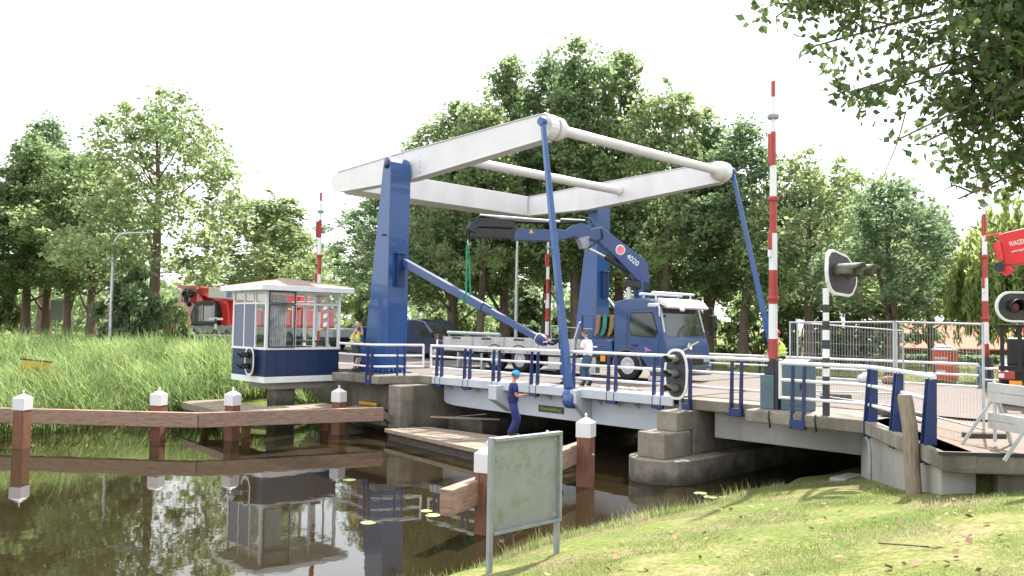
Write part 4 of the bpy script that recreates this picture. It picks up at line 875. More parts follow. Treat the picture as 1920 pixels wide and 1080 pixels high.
outer = [(1.95, 7.0), (1.98, 7.25), (2.35, 7.42), (2.55, 7.34), (2.9, 7.12), (4.6, 7.11), (4.78, 7.0), (4.82, 6.68), (3.38, 6.70), (2.9, 6.80), (2.6, 6.92), (2.2, 6.70)]
ob = MB().prism([Q(a, z, -.16) for a, z in outer], Q(0, 0, .32)-Q(0, 0, 0)).build('outer_boom', TRUCK, cs, .025)
m = MB(); m.prism([Q(a, z, -.13) for a, z in ((4.55, 6.72), (4.55, 7.08), (6.28, 7.06), (6.28, 6.72))], Q(0, 0, .26)-Q(0, 0, 0))
m.prism([Q(a, z, -.17) for a, z in ((4.8, 7.1), (4.8, 7.42), (6.1, 7.40), (6.38, 7.2), (6.42, 6.95), (6.2, 6.85), (6.1, 7.08))], Q(0, 0, .34)-Q(0, 0, 0)); m.build('telescope_section', DARK, cs, .03)
m = MB()
for o_ in (-.12, -.04, .05, .12): m.tube([Q(2.3, 7.46, o_), Q(3.0, 7.36, o_), Q(4.6, 7.34, o_), Q(6.0, 7.46, o_), Q(6.3, 7.3, o_)], .035, 6)
m.tube([Q(1.7, 7.3, -.2), Q(1.9, 7.62, -.2), Q(2.25, 7.66, -.2), Q(2.4, 7.4, -.2)], .03, 6); m.tube([Q(1.6, 7.2, .2), Q(1.55, 6.9, .24), Q(1.9, 6.65, .22), Q(2.1, 6.5, .2)], .03, 6)
m.tube([Q(6.35, 7.1, .1), Q(6.5, 6.9, .12), Q(6.45, 6.7, .1), Q(6.3, 6.7, .1)], .03, 6); m.build('hydraulic_hose', BLACK, cs)
m = MB(); m.tube([Q(3.1, 7.42, 0), Q(6.0, 7.50, 0)], .05, 8); m.tube([Q(2.2, 7.5, .1), Q(3.1, 7.5, .1)], .03, 8); m.build('extension_cylinder', SILV, cs)
m = MB(); m.tube([Q(2.2, 6.60, .0), Q(1.38, 6.26, .0)], .06, 10); m.build('piston_rod', CHROME, cs)
m = MB(); m.tube([Q(1.38, 6.26, .0), Q(.4, 5.72, .0)], .11, 12); m.build('boom_cylinder', DARK, cs)
m = MB(); m.prism([Q(2.05, 6.95, -.2), Q(2.45, 6.85, -.2), Q(2.28, 6.48, -.2), Q(2.08, 6.52, -.2)], Q(0, 0, .4)-Q(0, 0, 0)); m.build('knuckle_link', STEELG, cs, .02)
m = MB()
for a, z in ((1.75, 6.98), (.05, 5.95), (2.3, 7.0), (3.2, 6.78), (1.0, 6.62)): m.lathe([(.055, 0), (.045, .03)], Q(a, z, -.181), (Q(0, 0, -1)-Q(0, 0, 0)), 10)
m.build('pin', CHROME, cs)
# logo disc and number on the camera side of the arm (the side is normal to Q offset)
sd = (Q(0, 0, 1)-Q(0, 0, 0)).normalized(); camside = 1 if sd.dot(V((.72, -.69, 0))) > 0 else -1
along = (Q(.33, 6.16)-Q(.85, 6.54)).normalized()
MB().lathe([(.155, 0), (.155, .006)], Q(.86, 6.50)+sd*camside*.182, sd*camside, 22).build('logo_disc', mat('logo_pale_red', (.72, .22, .25), .5), ib)
MB().lathe([(.16, 0), (.185, 0), (.185, .004), (.16, .004)], Q(.86, 6.50)+sd*camside*.182, sd*camside, 22).build('logo_ring', LETW, ib)
yv = sd*camside; text_mesh('lettering', '4020', .27, LETW, Q(.38, 6.15)+sd*camside*.186, along, yv.cross(along), ib)
m = MB(); p = Q(4.2, 6.95)+sd*camside*.164; a_ = (Q(1, 0)-Q(0, 0)).normalized(); m.prism([p-a_*.09, p+a_*.09, p+V((0, 0, .15))], sd*camside*.005); m.build('warning_triangle', YELL, ob)
# hook with green sling and the blue drive rod it holds
tip = Q(6.4, 6.9); m = MB(); m.tube([tip, tip-V((0, 0, .25))], .05, 8); hk = m.build('hook', DARK, cs); m = MB(); m.tube([tip-V((0, 0, .25)), tip-V((.02, 0, .36)), tip-V((-.06, 0, .46)), tip-V((-.12, 0, .40))], .025, 7); m.build('hook_tip', GALV, hk)
ra, rb = V((-24.62, 18.29, 6.0)), V((-18.35, 18.9, 3.37)); hold = ra.lerp(rb, (-21.38-ra.x)/(rb.x-ra.x))
m = MB(); m.tube([tip-V((.0, 0, .44)), hold+V((.02, .10, .1)), hold+V((.02, .10, -.14)), hold+V((.02, -.10, -.14)), hold+V((.02, -.10, .1)), tip-V((.03, .03, .44))], .03, 7)
m.tube([hold+V((-.06, -.12, .12)), hold+V((-.06, -.12, -.14)), hold+V((-.06, .1, -.14))], .04, 6)
lone('lifting_sling', m, GREENROPE, 'green lifting sling hanging from the lorry crane hook round the blue drive rod', 'sling', hold.to_tuple())
dr = thing('drive_rod', 'long blue drive rod hanging slantwise from the near tower to the workers', 'rod', rb.to_tuple())
mid = ra.lerp(rb, .63); m = MB(); m.bar(ra, mid, .24, .27); m.build('thick_section', TRUCK, dr, .015); m = MB(); m.bar(mid-(rb-ra)*.02, rb, .18, .20); m.build('thin_section', TRUCK, dr, .012)
m = MB(); d_ = (rb-ra).normalized(); m.bar(mid-d_*.05, mid+d_*.35, .1, .30); m.build('clamp', BLUE_D, dr, .01)
MB().lathe([(.10, -.02), (.17, .05), (.19, .16), (.17, .28), (.11, .40)], rb, d_, 18).build('end_bush', BLUE_D, dr)
m = MB(); m.lathe([(.172, .03), (.172, .06)], rb, d_, 18); m.build('end_ring', SILV, dr)

# ------------------------------------------------------------------ dark blue van behind the tower
vn = thing('parked_van', 'dark navy van parked on the road behind the near blue tower', 'van', (-35, 28, 1.95))
prof = [(-37.6, 2.3), (-37.6, 3.85), (-37.2, 3.98), (-35.2, 4.02), (-34.5, 3.92), (-33.5, 3.08), (-32.75, 2.88), (-32.55, 2.55), (-32.55, 2.2), (-37.5, 2.2)]
vb = MB().prism([(x, 27.0, z) for x, z in prof], (0, 1.9, 0)).build('body', mat('van_navy', (.012, .02, .07), .25, coat=.6, var=.05), vn, .08, 3)
MB().prism([(-34.95, 26.99, 3.8), (-34.6, 26.99, 3.8), (-33.75, 26.99, 3.1), (-34.95, 26.99, 3.1)], (0, -.01, 0)).build('side_window', GLASSD, vb)
nn_ = V((.84, 0, 1)).normalized(); MB().prism([V(p)+nn_*.008 for p in ((-34.42, 27.15, 3.84), (-33.56, 27.1, 3.12), (-33.56, 28.8, 3.12), (-34.42, 28.75, 3.84))], nn_*.01).build('windscreen', GLASSD, vb)
for y in (27.1, 28.5): MB().box(-32.66, -32.52, y, y+.3, 2.6, 2.78).build('headlight', CHROME, vb, .03)
MB().box(-33.8, -33.6, 26.78, 26.98, 3.12, 3.35).build('mirror', BLACK, vb, .03); MB().box(-32.75, -32.48, 27.0, 28.9, 2.12, 2.4).build('bumper', BLACK, vb, .04)
for x in (-36.6, -33.5):
    for y in (26.97, 28.68): 
        w = MB().lathe([(.2, 0), (.33, .0), (.35, .05), (.35, .18), (.33, .23), (.2, .23)], (x, y, 2.32), (0, 1, 0), 20).build('wheel', BLACK, vn); MB().lathe([(.2, 0), (.05, .02)], (x, y-.002 if y < 28 else y+.232, 2.32), (0, -1 if y < 28 else 1, 0), 16).build('rim', SILV, w)

# ================================================================== RED MOBILE CRANE left, behind the cabin
rc = thing('mobile_crane', 'red and white mobile crane with dark driver cab parked behind the control cabin', 'crane', (-50, 26, 2.1))
m = MB(); m.box(-61.0, -39.5, 24.6, 27.0, 2.95, 3.45); m.build('carrier_frame', STEELG, rc, .05)
m = MB(); m.box(-60.5, -40, 24.8, 26.8, 2.7, 2.95); m.build('under_frame', DARK, rc)
for x in (-59.5, -57.4, -54, -52.3, -50.6, -46, -44.2, -42.4):
    for y in (24.55, 26.55): w = MB().lathe([(.3, 0), (.52, 0), (.56, .06), (.56, .42), (.52, .48), (.3, .48)], (x, y, 2.68), (0, 1, 0), 22).build('wheel', BLACK, rc)
m = MB(); m.prism([(x, 24.5, z) for x, z in ((-57.6, 3.5), (-58.0, 4.1), (-57.4, 4.85), (-56.6, 5.15), (-54.6, 5.15), (-54.0, 4.9), (-53.7, 4.2), (-53.9, 3.5))], (0, 1.6, 0)); k_ = m.build('driver_cab', DARK, rc, .06)
for x0, x1 in ((-57.3, -56.1), (-55.6, -54.2)): MB().box(x0, x1, 24.47, 24.49, 3.75, 4.8).build('cab_window', GLASSD, k_)
for x in (-55.95, -54.1): MB().box(x, x+.12, 24.46, 24.485, 3.75, 4.85).build('window_post', TRIM, k_)
m = MB(); m.prism([(x, 24.9, z) for x, z in ((-61.2, 3.5), (-61.2, 5.3), (-60.6, 6.2), (-59.2, 6.35), (-57.2, 5.9), (-56.8, 5.15), (-53, 5.2), (-52.6, 3.5))], (0, 2.0, 0)); m.build('superstructure', CRANE_RED, rc, .06)
m = MB(); m.prism([(-61.0, 24.8, 6.1), (-61.0, 24.8, 6.42), (-44, 24.8, 5.3), (-44, 24.8, 4.6), (-55.5, 24.8, 5.32), (-57.2, 24.8, 5.7)], (0, 1.1, 0)); bm_ = m.build('boom', CRANE_RED, rc, .03)
m = MB(); m.prism([(-55.6, 24.76, 5.42), (-47.5, 24.76, 5.0), (-47.5, 24.76, 5.55), (-55.6, 24.76, 6.1)], (0, .035, 0)); m.build('white_panel', TRIM, bm_)
m = MB(); m.box(-52.8, -52.1, 24.73, 24.755, 5.35, 5.75); m.build('blue_panel', mat('poster_blue', (.2, .35, .6), .5), bm_)
m = MB(); m.tube([(-59.6, 24.6, 5.6), (-58.9, 24.6, 6.0), (-58.9, 24.6, 5.2), (-58.3, 24.6, 4.9)], .16, 8); m.lathe([(.35, 0), (.35, .2), (.15, .24)], (-57.9, 24.55, 5.75), (0, -1, 0), 16); m.build('winch', DARK, rc)
m = MB(); m.tube([(-60.0, 24.5, 6.0), (-59.5, 24.5, 5.9), (-59.6, 24.5, 5.1)], .15, 8); m.box(-61.5, -60.2, 24.5, 24.7, 4.0, 4.3); m.build('white_guard', TRIM, rc)
m = MB(); m.box(-51, -42.5, 24.9, 26.6, 3.46, 4.5); m.build('counter_block', CRANE_RED, rc, .05)
m = MB()
for x in np.arange(-50.5, -42.6, 1.2): m.box(x, x+.08, 24.85, 24.895, 3.5, 4.48)
m.build('panel_joint', DARK, rc)
m = MB(); m.box(-63.0, -61.0, 24.6, 26.8, 3.0, 3.9); m.build('rear_deck', CRANE_RED, rc, .05)
m = MB(); m.tube([(-44, 24.7, 3.46), (-44, 24.7, 5.0)], .04, 6); m.tube([(-41, 24.7, 3.46), (-41, 24.7, 5.0)], .04, 6); m.tube([(-44, 24.7, 4.95), (-41, 24.7, 4.95)], .03, 6); m.build('hand_rail', TRIM, rc)
# red and white striped road board near the worker
wb = thing('warning_board', 'tall red and white striped warning board left of the hi vis worker by the tower', 'sign', (-37.5, 23.0, 2.0))
m = MB(); m.box(-37.53, -37.47, 22.98, 23.02, 2.0, 4.9); m.build('post', STEELG, wb)
for k in range(7): MB().prism([(-37.75, 22.96, 3.3+k*.22), (-37.25, 22.96, 3.42+k*.22), (-37.25, 22.96, 3.64+k*.22), (-37.75, 22.96, 3.52+k*.22)], (0, .02, 0)).build('stripe', RED if k % 2 == 0 else WHITE_R, wb)

# ================================================================== RED CRANE right edge
rt = thing('mobile_crane', 'red mobile crane at the right picture edge with lettered boom and black lorry tail', 'crane', (-5.2, 23.0, 1.95))
fw = V((-.26, .966, 0)); rg = V((.966, .26, 0)); O = V((-6.35, 22.25, 0))
def RP(a, d, z): return O+rg*a+fw*d+V((0, 0, z))
def rbox(m, a0, a1, d0, d1, z0, z1): return m.prism([RP(a0, d0, z0), RP(a1, d0, z0), RP(a1, d1, z0), RP(a0, d1, z0)], (0, 0, z1-z0))
m = MB(); rbox(m, .12, 2.5, .3, 8, 2.55, 2.95); rbox(m, .3, 2.3, .5, 8, 2.95, 3.6); m.build('carrier', DARK, rt, .03)
m = MB()
for a in (.16, .52, 2.3): rbox(m, a, a+.09, .02, .11, 2.8, 3.92)
rbox(m, .1, 2.5, .02, .1, 3.86, 3.94); rbox(m, .1, 2.5, .02, .1, 2.78, 2.84); m.build('rear_frame', BLACK, rt, .01)
m = MB(); rbox(m, .62, 1.3, -.0, .02, 3.76, 3.85); m.build('red_bar', CRANE_RED, rt)
for a in (.68, .98):
    m = MB(); rbox(m, a, a+.25, .12, .3, 3.28, 3.66); m.prism([RP(a+.03, .12, 2.95), RP(a+.27, .12, 2.92), RP(a+.25, .12, 3.26), RP(a, .12, 3.26)], fw*.2); m.build('outrigger_pad', ALU, rt, .03)
    m = MB(); rbox(m, a+.08, a+.15, .105, .118, 3.42, 3.54); m.build('hand_hole', BLACK, rt)
m = MB(); rbox(m, .10, .46, -.02, .06, 2.62, 2.82); m.build('tail_lamp', RED, rt, .02)
m = MB(); rbox(m, .12, .24, -.03, -.021, 2.66, 2.76); m.build('reversing_lamp', WHITE_R, rt)
m = MB(); rbox(m, .34, .6, -.01, .04, 2.47, 2.6); m.build('reflector', ORANGE, rt)
for a in (.15, 1.9):
    for d in (1.2, 3.0, 5.5): c = RP(a, d, 2.45); MB().lathe([(.3, 0), (.46, 0), (.5, .05), (.5, .38), (.46, .42), (.3, .42)], c, rg, 22).build('wheel', BLACK, rt)
# boom: tip left, rising to the right
ba = RP(.10, -.8, 5.60); bu = (rg*1.0-fw*.0+V((0, 0, .17))).normalized(); bw = V((0, 0, 1)); bv = (bw-bu*bw.dot(bu)).normalized()
def BP(s_, t, o=0): return ba+bu*s_+bv*t+fw*o
m = MB(); m.prism([BP(.12, -.33), BP(.12, .40), BP(.3, .42), BP(4.5, .62), BP(4.5, -.45), BP(.3, -.36)], fw*.55); bo = m.build('boom', CRANE_RED, rt, .03)
m = MB(); m.tube([BP(.06, -.2, -.06), BP(.06, .22, -.06)], .085, 12); m.build('boom_roller', CRANE_RED, rt)
m = MB(); m.tube([BP(.2, .42, .1), BP(-.12, .41, .1), BP(-.15, .3, .1)], .03, 6); m.build('guide_hook', CRANE_RED, rt)
MB().lathe([(.11, -.05), (.11, .05)], BP(.02, -.36, -.05), -fw, 16).build('sheave', DARK, rt); MB().lathe([(.11, -.05), (.11, .03)], BP(.98, -.18, -.02), -fw, 16).build('sheave', DARK, rt)
m = MB(); m.prism([BP(-.02, -.42, 0), BP(.22, -.36, 0), BP(.3, -.5, 0), BP(.12, -.58, 0)], fw*.3); m.build('boom_head', CRANE_RED, rt, .02)
m = MB(); m.lathe([(.09, 0), (.09, .2)], BP(.95, .56, .1), fw, 12); m.build('top_sheave', CRANE_RED, rt)
text_mesh('lettering', 'WAGENBORG', .165, LETW, BP(.30, .12, -.008), bu+bv*.045, bv, bo, align='LEFT', xs=.56); text_mesh('lettering', 'www.wagenborg.com', .085, LETW, BP(.31, -.05, -.008), bu+bv*.045, bv, bo, align='LEFT', xs=.62)
m = MB(); rbox(m, 2.0, 4.6, .0, 2.6, 3.6, 5.7); m.build('superstructure', CRANE_RED, rt, .05)

# ================================================================== STREET LAMPS, SIGNS, RAILS, HOUSE
def lamp(x, y, z0, z1, arm, label):
    r = thing('street_lamp', label, 'street lamp', (x, y, z0)); a = V(arm)
    pts = [(x, y, z0), (x, y, z0+1.2), (x, y, z1-.9)]+[(x+a.x*(1-math.cos(g))*.45, y+a.y*(1-math.cos(g))*.45, z1-.9+.85*math.sin(g)) for g in np.linspace(.3, math.pi/2, 5)]+[(x+a.x, y+a.y, z1)]
    MB().tube(pts, [.11, .10, .075]+[.065]*5+[.055], 10).build('pole', GALV, r)
    e_ = V((x, y, z1))+a; MB().bar(e_, e_+a.normalized()*.55+V((0, 0, .01)), .2, .1, .12, .06).build('lamp_head', GALV, r, .02)
lamp(-47.5, 15.75, 2.0, 8.5, (.95, .98, 0), 'curved arm grey street lamp among the trees on the left bank')
lamp(-31.9, 31.2, 1.7, 8.4, (.0, .12, 0), 'straight grey street lamp rising behind the lorry bed')
gr = thing('guard_rail', 'low grey guard rail in front of the left red crane', 'railing', (-48.5, 21.5, 2.1))
m = MB(); m.bar((-51.5, 18.9, 2.92), (-46.5, 23.6, 2.92), .06, .12); m.build('rail', GALV, gr)
for k in range(5): p = V((-51.5, 18.9, 0)).lerp(V((-46.5, 23.6, 0)), k/4); MB().box(p.x-.05, p.x+.05, p.y-.05, p.y+.05, 2.0, 2.9).build('post', GALV, gr)
cs_ = thing('cross_sign', 'small white topped black and white sign post in front of the left red crane', 'sign', (-48.3, 22.0, 2.1))
for k in range(6): MB().lathe([(.07, 0), (.07, .3)], (-48.3, 22.0, 2.1+k*.3), n=8).build('post_section', WHITE_R if k % 2 == 0 else BOARD, cs_)
m = MB(); m.bar((-48.6, 21.7, 3.9), (-48.0, 22.3, 3.9), .03, .14); m.bar((-48.3, 22, 3.9), (-48.3, 22, 4.0), .1, .1, up=(0, 1, 0)); m.build('top_board', WHITE_R, cs_)
for (x, y, z, w, h, mt, lb, ht) in ((-69.5, 19.0, 2.3, 1.3, 1.5, STEELG, 'dark grey sign board between the two leftmost tree trunks', 1.4), (-71.5, 23.5, 2.3, 1.1, 1.2, mat('brown_board', (.33, .25, .19), .7), 'pale brown sign board between the third and fourth left trunks', 1.5)):
    sg = thing('sign_board', lb, 'sign', (x, y, z)); u = V((.69, .72, 0)); p = V((x, y, z+ht+h/2)); MB().prism([p-u*w/2-V((0, 0, h/2)), p+u*w/2-V((0, 0, h/2)), p+u*w/2+V((0, 0, h/2)), p-u*w/2+V((0, 0, h/2))], (-.05, .05, 0)).build('board', mt, sg, .01)
    MB().tube([(x, y+.08, z-.1), (x, y+.08, z+ht+h)], .06, 8).build('post', STEELG, sg)
ys = thing('warning_board', 'tilted yellow board with a dark top edge half sunk in the reeds', 'sign', (-33.5, 8.6, 1.4))
m = MB(); m.prism([(-33.85, 8.25, 1.70), (-33.15, 8.98, 1.61), (-33.15, 8.98, 2.14), (-33.85, 8.25, 2.23)], (.03, -.03, 0)); m.build('board', YELL, ys, .01)
m = MB(); m.bar((-33.9, 8.2, 2.275), (-33.1, 9.03, 2.17), .06, .06); m.build('top_bar', DARK, ys); m = MB(); m.tube([(-33.75, 8.37, .5), (-33.75, 8.37, 2.12)], .03, 6); m.tube([(-33.2, 8.94, .5), (-33.2, 8.94, 2.05)], .03, 6); m.build('leg', DARK, ys)
tl_ = thing('portable_toilet', 'red orange portable toilet with white domed roof on the far bank', 'toilet', (-12.9, 38.7, 1.7))
def TP(a, d, z): return V((-12.9, 38.7, 0))+rg*a+fw*d+V((0, 0, z))
m = MB(); m.prism([TP(-.48, -.5, 1.66), TP(.28, -.5, 1.66), TP(.5, .2, 1.66), TP(.4, .6, 1.66), TP(-.48, .6, 1.66)], (0, 0, 1.28)); b_ = m.build('cubicle', TOIL, tl_, .03)
m = MB(); m.prism([TP(-.5, -.52, 2.945), TP(.3, -.52, 2.945), TP(.53, .2, 2.945), TP(.42, .62, 2.945), TP(-.5, .62, 2.945)], (0, 0, .08)); c = TP(-.05, 0, 3.02); m.ball((c.x, c.y, c.z), (.42, .42, .2), 14, 6); m.build('roof', WHITE_R, tl_, .02)
m = MB()
for z in (2.42, 2.58): m.prism([TP(-.38, -.505, z), TP(.12, -.505, z), TP(.12, -.505, z+.1), TP(-.38, -.505, z+.1)], -fw*.008)
m.prism([TP(-.3, -.505, 2.0), TP(.05, -.505, 2.0), TP(.05, -.505, 2.12), TP(-.3, -.505, 2.12)], -fw*.008); m.build('white_sticker', WHITE_R, b_)
m = MB(); m.bar(TP(.29, -.4, 1.7), TP(.29, -.4, 2.9), .05, .05); m.build('door_post', mat('brown_door', (.35, .18, .08), .6), tl_)
hs_ = thing('brick_house', 'low brown brick house with red tiled roof behind the willow', 'house', (-19.5, 60, 1.7))
rg = V((.69, .72, 0)).normalized(); fw = V((-.72, .69, 0)).normalized()
def HP(a, d, z): return V((-21.6, 57.0, 0))+rg*a+fw*d+V((0, 0, z))
m = MB(); m.prism([HP(0, 0, 1.6), HP(13, 0, 1.6), HP(13, 7, 1.6), HP(0, 7, 1.6)], (0, 0, 1.10)); m.build('wall', BRICK, hs_)
m = MB(); m.prism([HP(-.4, -.5, 2.72), HP(-.4, 3.5, 4.5), HP(-.4, 7.5, 2.72), HP(-.4, 7.5, 2.62), HP(-.4, 3.5, 4.35), HP(-.4, -.5, 2.62)], rg*13.8); m.build('roof', TILE, hs_)
for a in (1.2, 4.2, 8.0): 
    w = MB(); w.prism([HP(a, -.03, 1.95), HP(a+1.3, -.03, 1.95), HP(a+1.3, -.03, 2.58), HP(a, -.03, 2.58)], fw*.05); w = w.build('window', TRIM, hs_)
    p = MB(); p.prism([HP(a+.08, -.05, 2.0), HP(a+1.22, -.05, 2.0), HP(a+1.22, -.05, 2.53), HP(a+.08, -.05, 2.53)], fw*.015); p.build('pane', GLASSD, w)
MB().prism([HP(6, 3.0, 4.0), HP(6.6, 3.0, 4.0), HP(6.6, 3.6, 4.0), HP(6, 3.6, 4.0)], (0, 0, .9)).build('chimney', BRICK, hs_)

# ================================================================== PEOPLE
def skin_obj(name, verts, edges, radii, m_, parent=None, root=0, sub=1):
    me = bpy.data.meshes.new(name); me.from_pydata([tuple(v) for v in verts], edges, []); me.update()
    ob = bpy.data.objects.new(name, me); C.objects.link(ob)
    sk = ob.modifiers.new('skin', 'SKIN'); sk.use_smooth_shade = True
    for i, r in enumerate(radii): me.skin_vertices[0].data[i].radius = r if hasattr(r, '__len__') else (r, r)
    for i in range(len(verts)): me.skin_vertices[0].data[i].use_root = (i == root)
    sb = ob.modifiers.new('sub', 'SUBSURF'); sb.levels = sub; sb.render_levels = sub
    dg = bpy.context.evaluated_depsgraph_get(); dg.update(); m2 = bpy.data.meshes.new_from_object(ob.evaluated_get(dg)); bpy.data.objects.remove(ob); m2.name = name
    m2.materials.clear()
    return m2
def join_mesh(a, mb):
    bm = bmesh.new(); bm.from_mesh(a); t = bpy.data.meshes.new('tmp'); t.from_pydata(mb.v, [], mb.f); bm.from_mesh(t); bmesh.ops.recalc_face_normals(bm, faces=bm.faces); bm.to_mesh(a); bm.free(); bpy.data.meshes.remove(t)
    a.polygons.foreach_set('use_smooth', [True]*len(a.polygons)); return a
def ik(a, b, l1, l2, pole):
    d = b-a; L_ = min(d.length, (l1+l2)*.999); d = d.normalized(); x = (l1*l1-l2*l2+L_*L_)/(2*L_); h = math.sqrt(max(l1*l1-x*x, 0)); p = (pole-d*pole.dot(d)).normalized()
    return a+d*x+p*h, a+d*L_
def person(label, loc, head, H, hands, lean=.05, feet=((0.02, .10), (-.02, -.10)), hat=None, hair=HAIR, top=('shirt', TSHIRT, 'short'), vest=None, legs=('trousers', JEANS, 'long'), turn=0, nod=.05, squat=0.0, shoes=BOOT):
    k = H/1.8; Rz = Matrix.Rotation(head, 3, 'Z'); r = thing('person', label, 'person', loc)
    def Wp(p): return V(loc)+Rz @ (V(p)*k)
    pel = V((0, 0, .94-squat)); up = V((math.sin(lean), 0, math.cos(lean)))
    def U(h, x=0, y=0): return pel+up*h+V((x*math.cos(lean), y, -x*math.sin(lean)))
    waist, chest, neckb, skull = U(.16), U(.38, -.01), U(.55, -.01), U(.63, .01)
    J = {'pel': pel, 'waist': waist, 'chest': chest, 'neckb': neckb, 'skull': skull}
    verts = [pel, waist, chest, neckb, skull]; rad = [.085, .085, .095, .062, .055]; edges = [(0, 1), (1, 2), (2, 3), (3, 4)]
    arm = {}
    for s_, i in ((1, 0), (-1, 1)):
        sh = U(.47, -.01, s_*.185); tgt = V(hands[i]); el, wr = ik(sh, tgt, .30, .27, V((-.3, s_*.35, -.9))); arm[s_] = (sh, el, wr)
        b = len(verts); verts += [sh, sh.lerp(el, .5), el, el.lerp(wr, .45), wr, wr+(wr-el).normalized()*.07]; rad += [.058, .052, .042, .042, .028, (.036, .022)]; edges += [(2, b), (b, b+1), (b+1, b+2), (b+2, b+3), (b+3, b+4), (b+4, b+5)]
    leg = {}
    for s_, i in ((1, 0), (-1, 1)):
        hp = pel+V((0, s_*.09, -.05)); fx, fy = feet[i]; an = V((fx, fy, .085)); kn, an2 = ik(hp, an, .43, .42, V((1, 0, 0))); leg[s_] = (hp, kn, an)
        b = len(verts); verts += [hp, hp.lerp(kn, .5), kn, kn.lerp(an, .4), an, an+V((.09, s_*.01, -.035)), an+V((.16, s_*.015, -.05))]; rad += [.065, .062, .054, .054, .04, (.038, .035), (.034, .022)]
        edges += [(0, b)]+[(b+q, b+q+1) for q in range(6)]
    bodym = skin_obj('body', [Wp(v) for v in verts], edges, [((q[0]*k, q[1]*k) if hasattr(q, '__len__') else q*k) for q in rad], SKIN)
    # head with nose, jaw, ears; hands with five fingers
    hm = MB(); hc = skull+up*.085+V((.015, 0, 0)); th = turn; n_, m_ = 18, 14; vs = []
    fwd = V((math.cos(th)*math.cos(nod), math.sin(th)*math.cos(nod), -math.sin(nod))); lft = V((-math.sin(th), math.cos(th), 0)); upv = fwd.cross(lft)
    def Hd(x, y, z): return hc+fwd*x+lft*y+upv*z
    for i in range(m_+1):
        ph = math.pi*i/m_; z = .118*math.cos(ph)
        for q in range(n_):
            g = 2*math.pi*q/n_; x = .098*math.sin(ph)*math.cos(g); y = .076*math.sin(ph)*math.sin(g)
            if z < -.02: y *= 1-.25*min(1, (-.02-z)/.1); x = x*(1-.10*min(1, (-.02-z)/.1))+.012*min(1, (-.02-z)/.1)
            if abs(y) < .018 and x > 0 and -.045 < z < .02: x += .020*(1-abs(z+.02)/.04 if abs(z+.02) < .04 else 0)
            vs.append(Wp(Hd(x, y, z)))
    hm.add(vs, [(i*n_+q, (i+1)*n_+q, (i+1)*n_+(q+1) % n_, i*n_+(q+1) % n_) for i in range(m_) for q in range(n_)], True)
    for s_ in (1, -1): e_ = Wp(Hd(-.005, s_*.078, -.005)); hm.ball(e_, (.02*k, .014*k, .03*k), 8, 6)
    for s_ in (1, -1):
        sh, el, wr = arm[s_]; d = (wr-el).normalized(); sd = d.cross(V((0, 0, 1))).normalized(); dn = sd.cross(d)*-1
        pc = wr+d*.075
        for f_, (o_, L_) in enumerate(((-.03, .06), (-.01, .075), (.01, .07), (.03, .055))):
            p0 = wr+d*.085+sd*o_; p1 = p0+d*L_*.5+dn*.012; p2 = p1+d*L_*.35+dn*.03; hm.tube([Wp(p0-d*.03), Wp(p0), Wp(p1), Wp(p2)], [.010*k, .010*k, .009*k, .007*k], 6)
        p0 = wr+d*.03+sd*.028*s_; hm.tube([Wp(p0-d*.01), Wp(p0+sd*.02*s_+d*.02), Wp(p0+sd*.025*s_+d*.05+dn*.02)], [.012*k, .011*k, .008*k], 6)
    join_mesh(bodym, hm); L0 = V(loc)
    cloth = [1 if (.66*k < (p.center.z-loc[2]) < 1.28*k and (V((p.center.x-L0.x, p.center.y-L0.y, 0))-Rz @ V((lean*.12, 0, 0))).length < .17*k) else 0 for p in bodym.polygons]
    body = link('body', bodym, [SKIN, legs[1]], r); bodym.polygons.foreach_set('material_index', cloth)
    for s_ in (1, -1): MB().ball(Wp(Hd(.088, s_*.03, .012)), .011*k, 8, 6).build('eye', BLACK, r)
    MB().tube([Wp(Hd(.094, -.022, -.052)), Wp(Hd(.100, 0, -.055)), Wp(Hd(.094, .022, -.052))], .005*k, 6).build('mouth', mat('lips', (.36, .14, .11), .5), r)
    if hair is not None:
        hv = MB(); vs = []
        for i in range(9):
            ph = (math.pi*.60)*i/8
            for q in range(20):
                g = 2*math.pi*q/20; cx = math.cos(g); lim = .48 if cx > .35 else 1.0; p_ = ph*lim; w = 1.08+.02*math.sin(7*g+3*i)
                vs.append(Wp(Hd(.098*w*math.sin(p_)*cx-.004, .077*w*math.sin(p_)*math.sin(g), .120*w*math.cos(p_))))
        hv.add(vs, [(i*20+q, (i+1)*20+q, (i+1)*20+(q+1) % 20, i*20+(q+1) % 20) for i in range(8) for q in range(20)], True); hv.build('hair', hair, r)
    if hat is not None:
        hh = MB(); vs = []
        for i in range(9):
            ph = math.pi*.5*i/8
            for q in range(20): g = 2*math.pi*q/20; vs.append(Wp(Hd(.125*math.sin(ph)*math.cos(g), .108*math.sin(ph)*math.sin(g), .035+.115*math.cos(ph))))
        for q in range(20): g = 2*math.pi*q/20; fx = 1.0+.38*max(0, math.cos(g))**2; vs.append(Wp(Hd(.13*math.cos(g)*fx, .113*math.sin(g), .028)))
        hh.add(vs, [(i*20+q, (i+1)*20+q, (i+1)*20+(q+1) % 20, i*20+(q+1) % 20) for i in range(9) for q in range(20)], True); ho = hh.build('helmet', hat, r); sm = ho.modifiers.new('solid', 'SOLIDIFY'); sm.thickness = .006
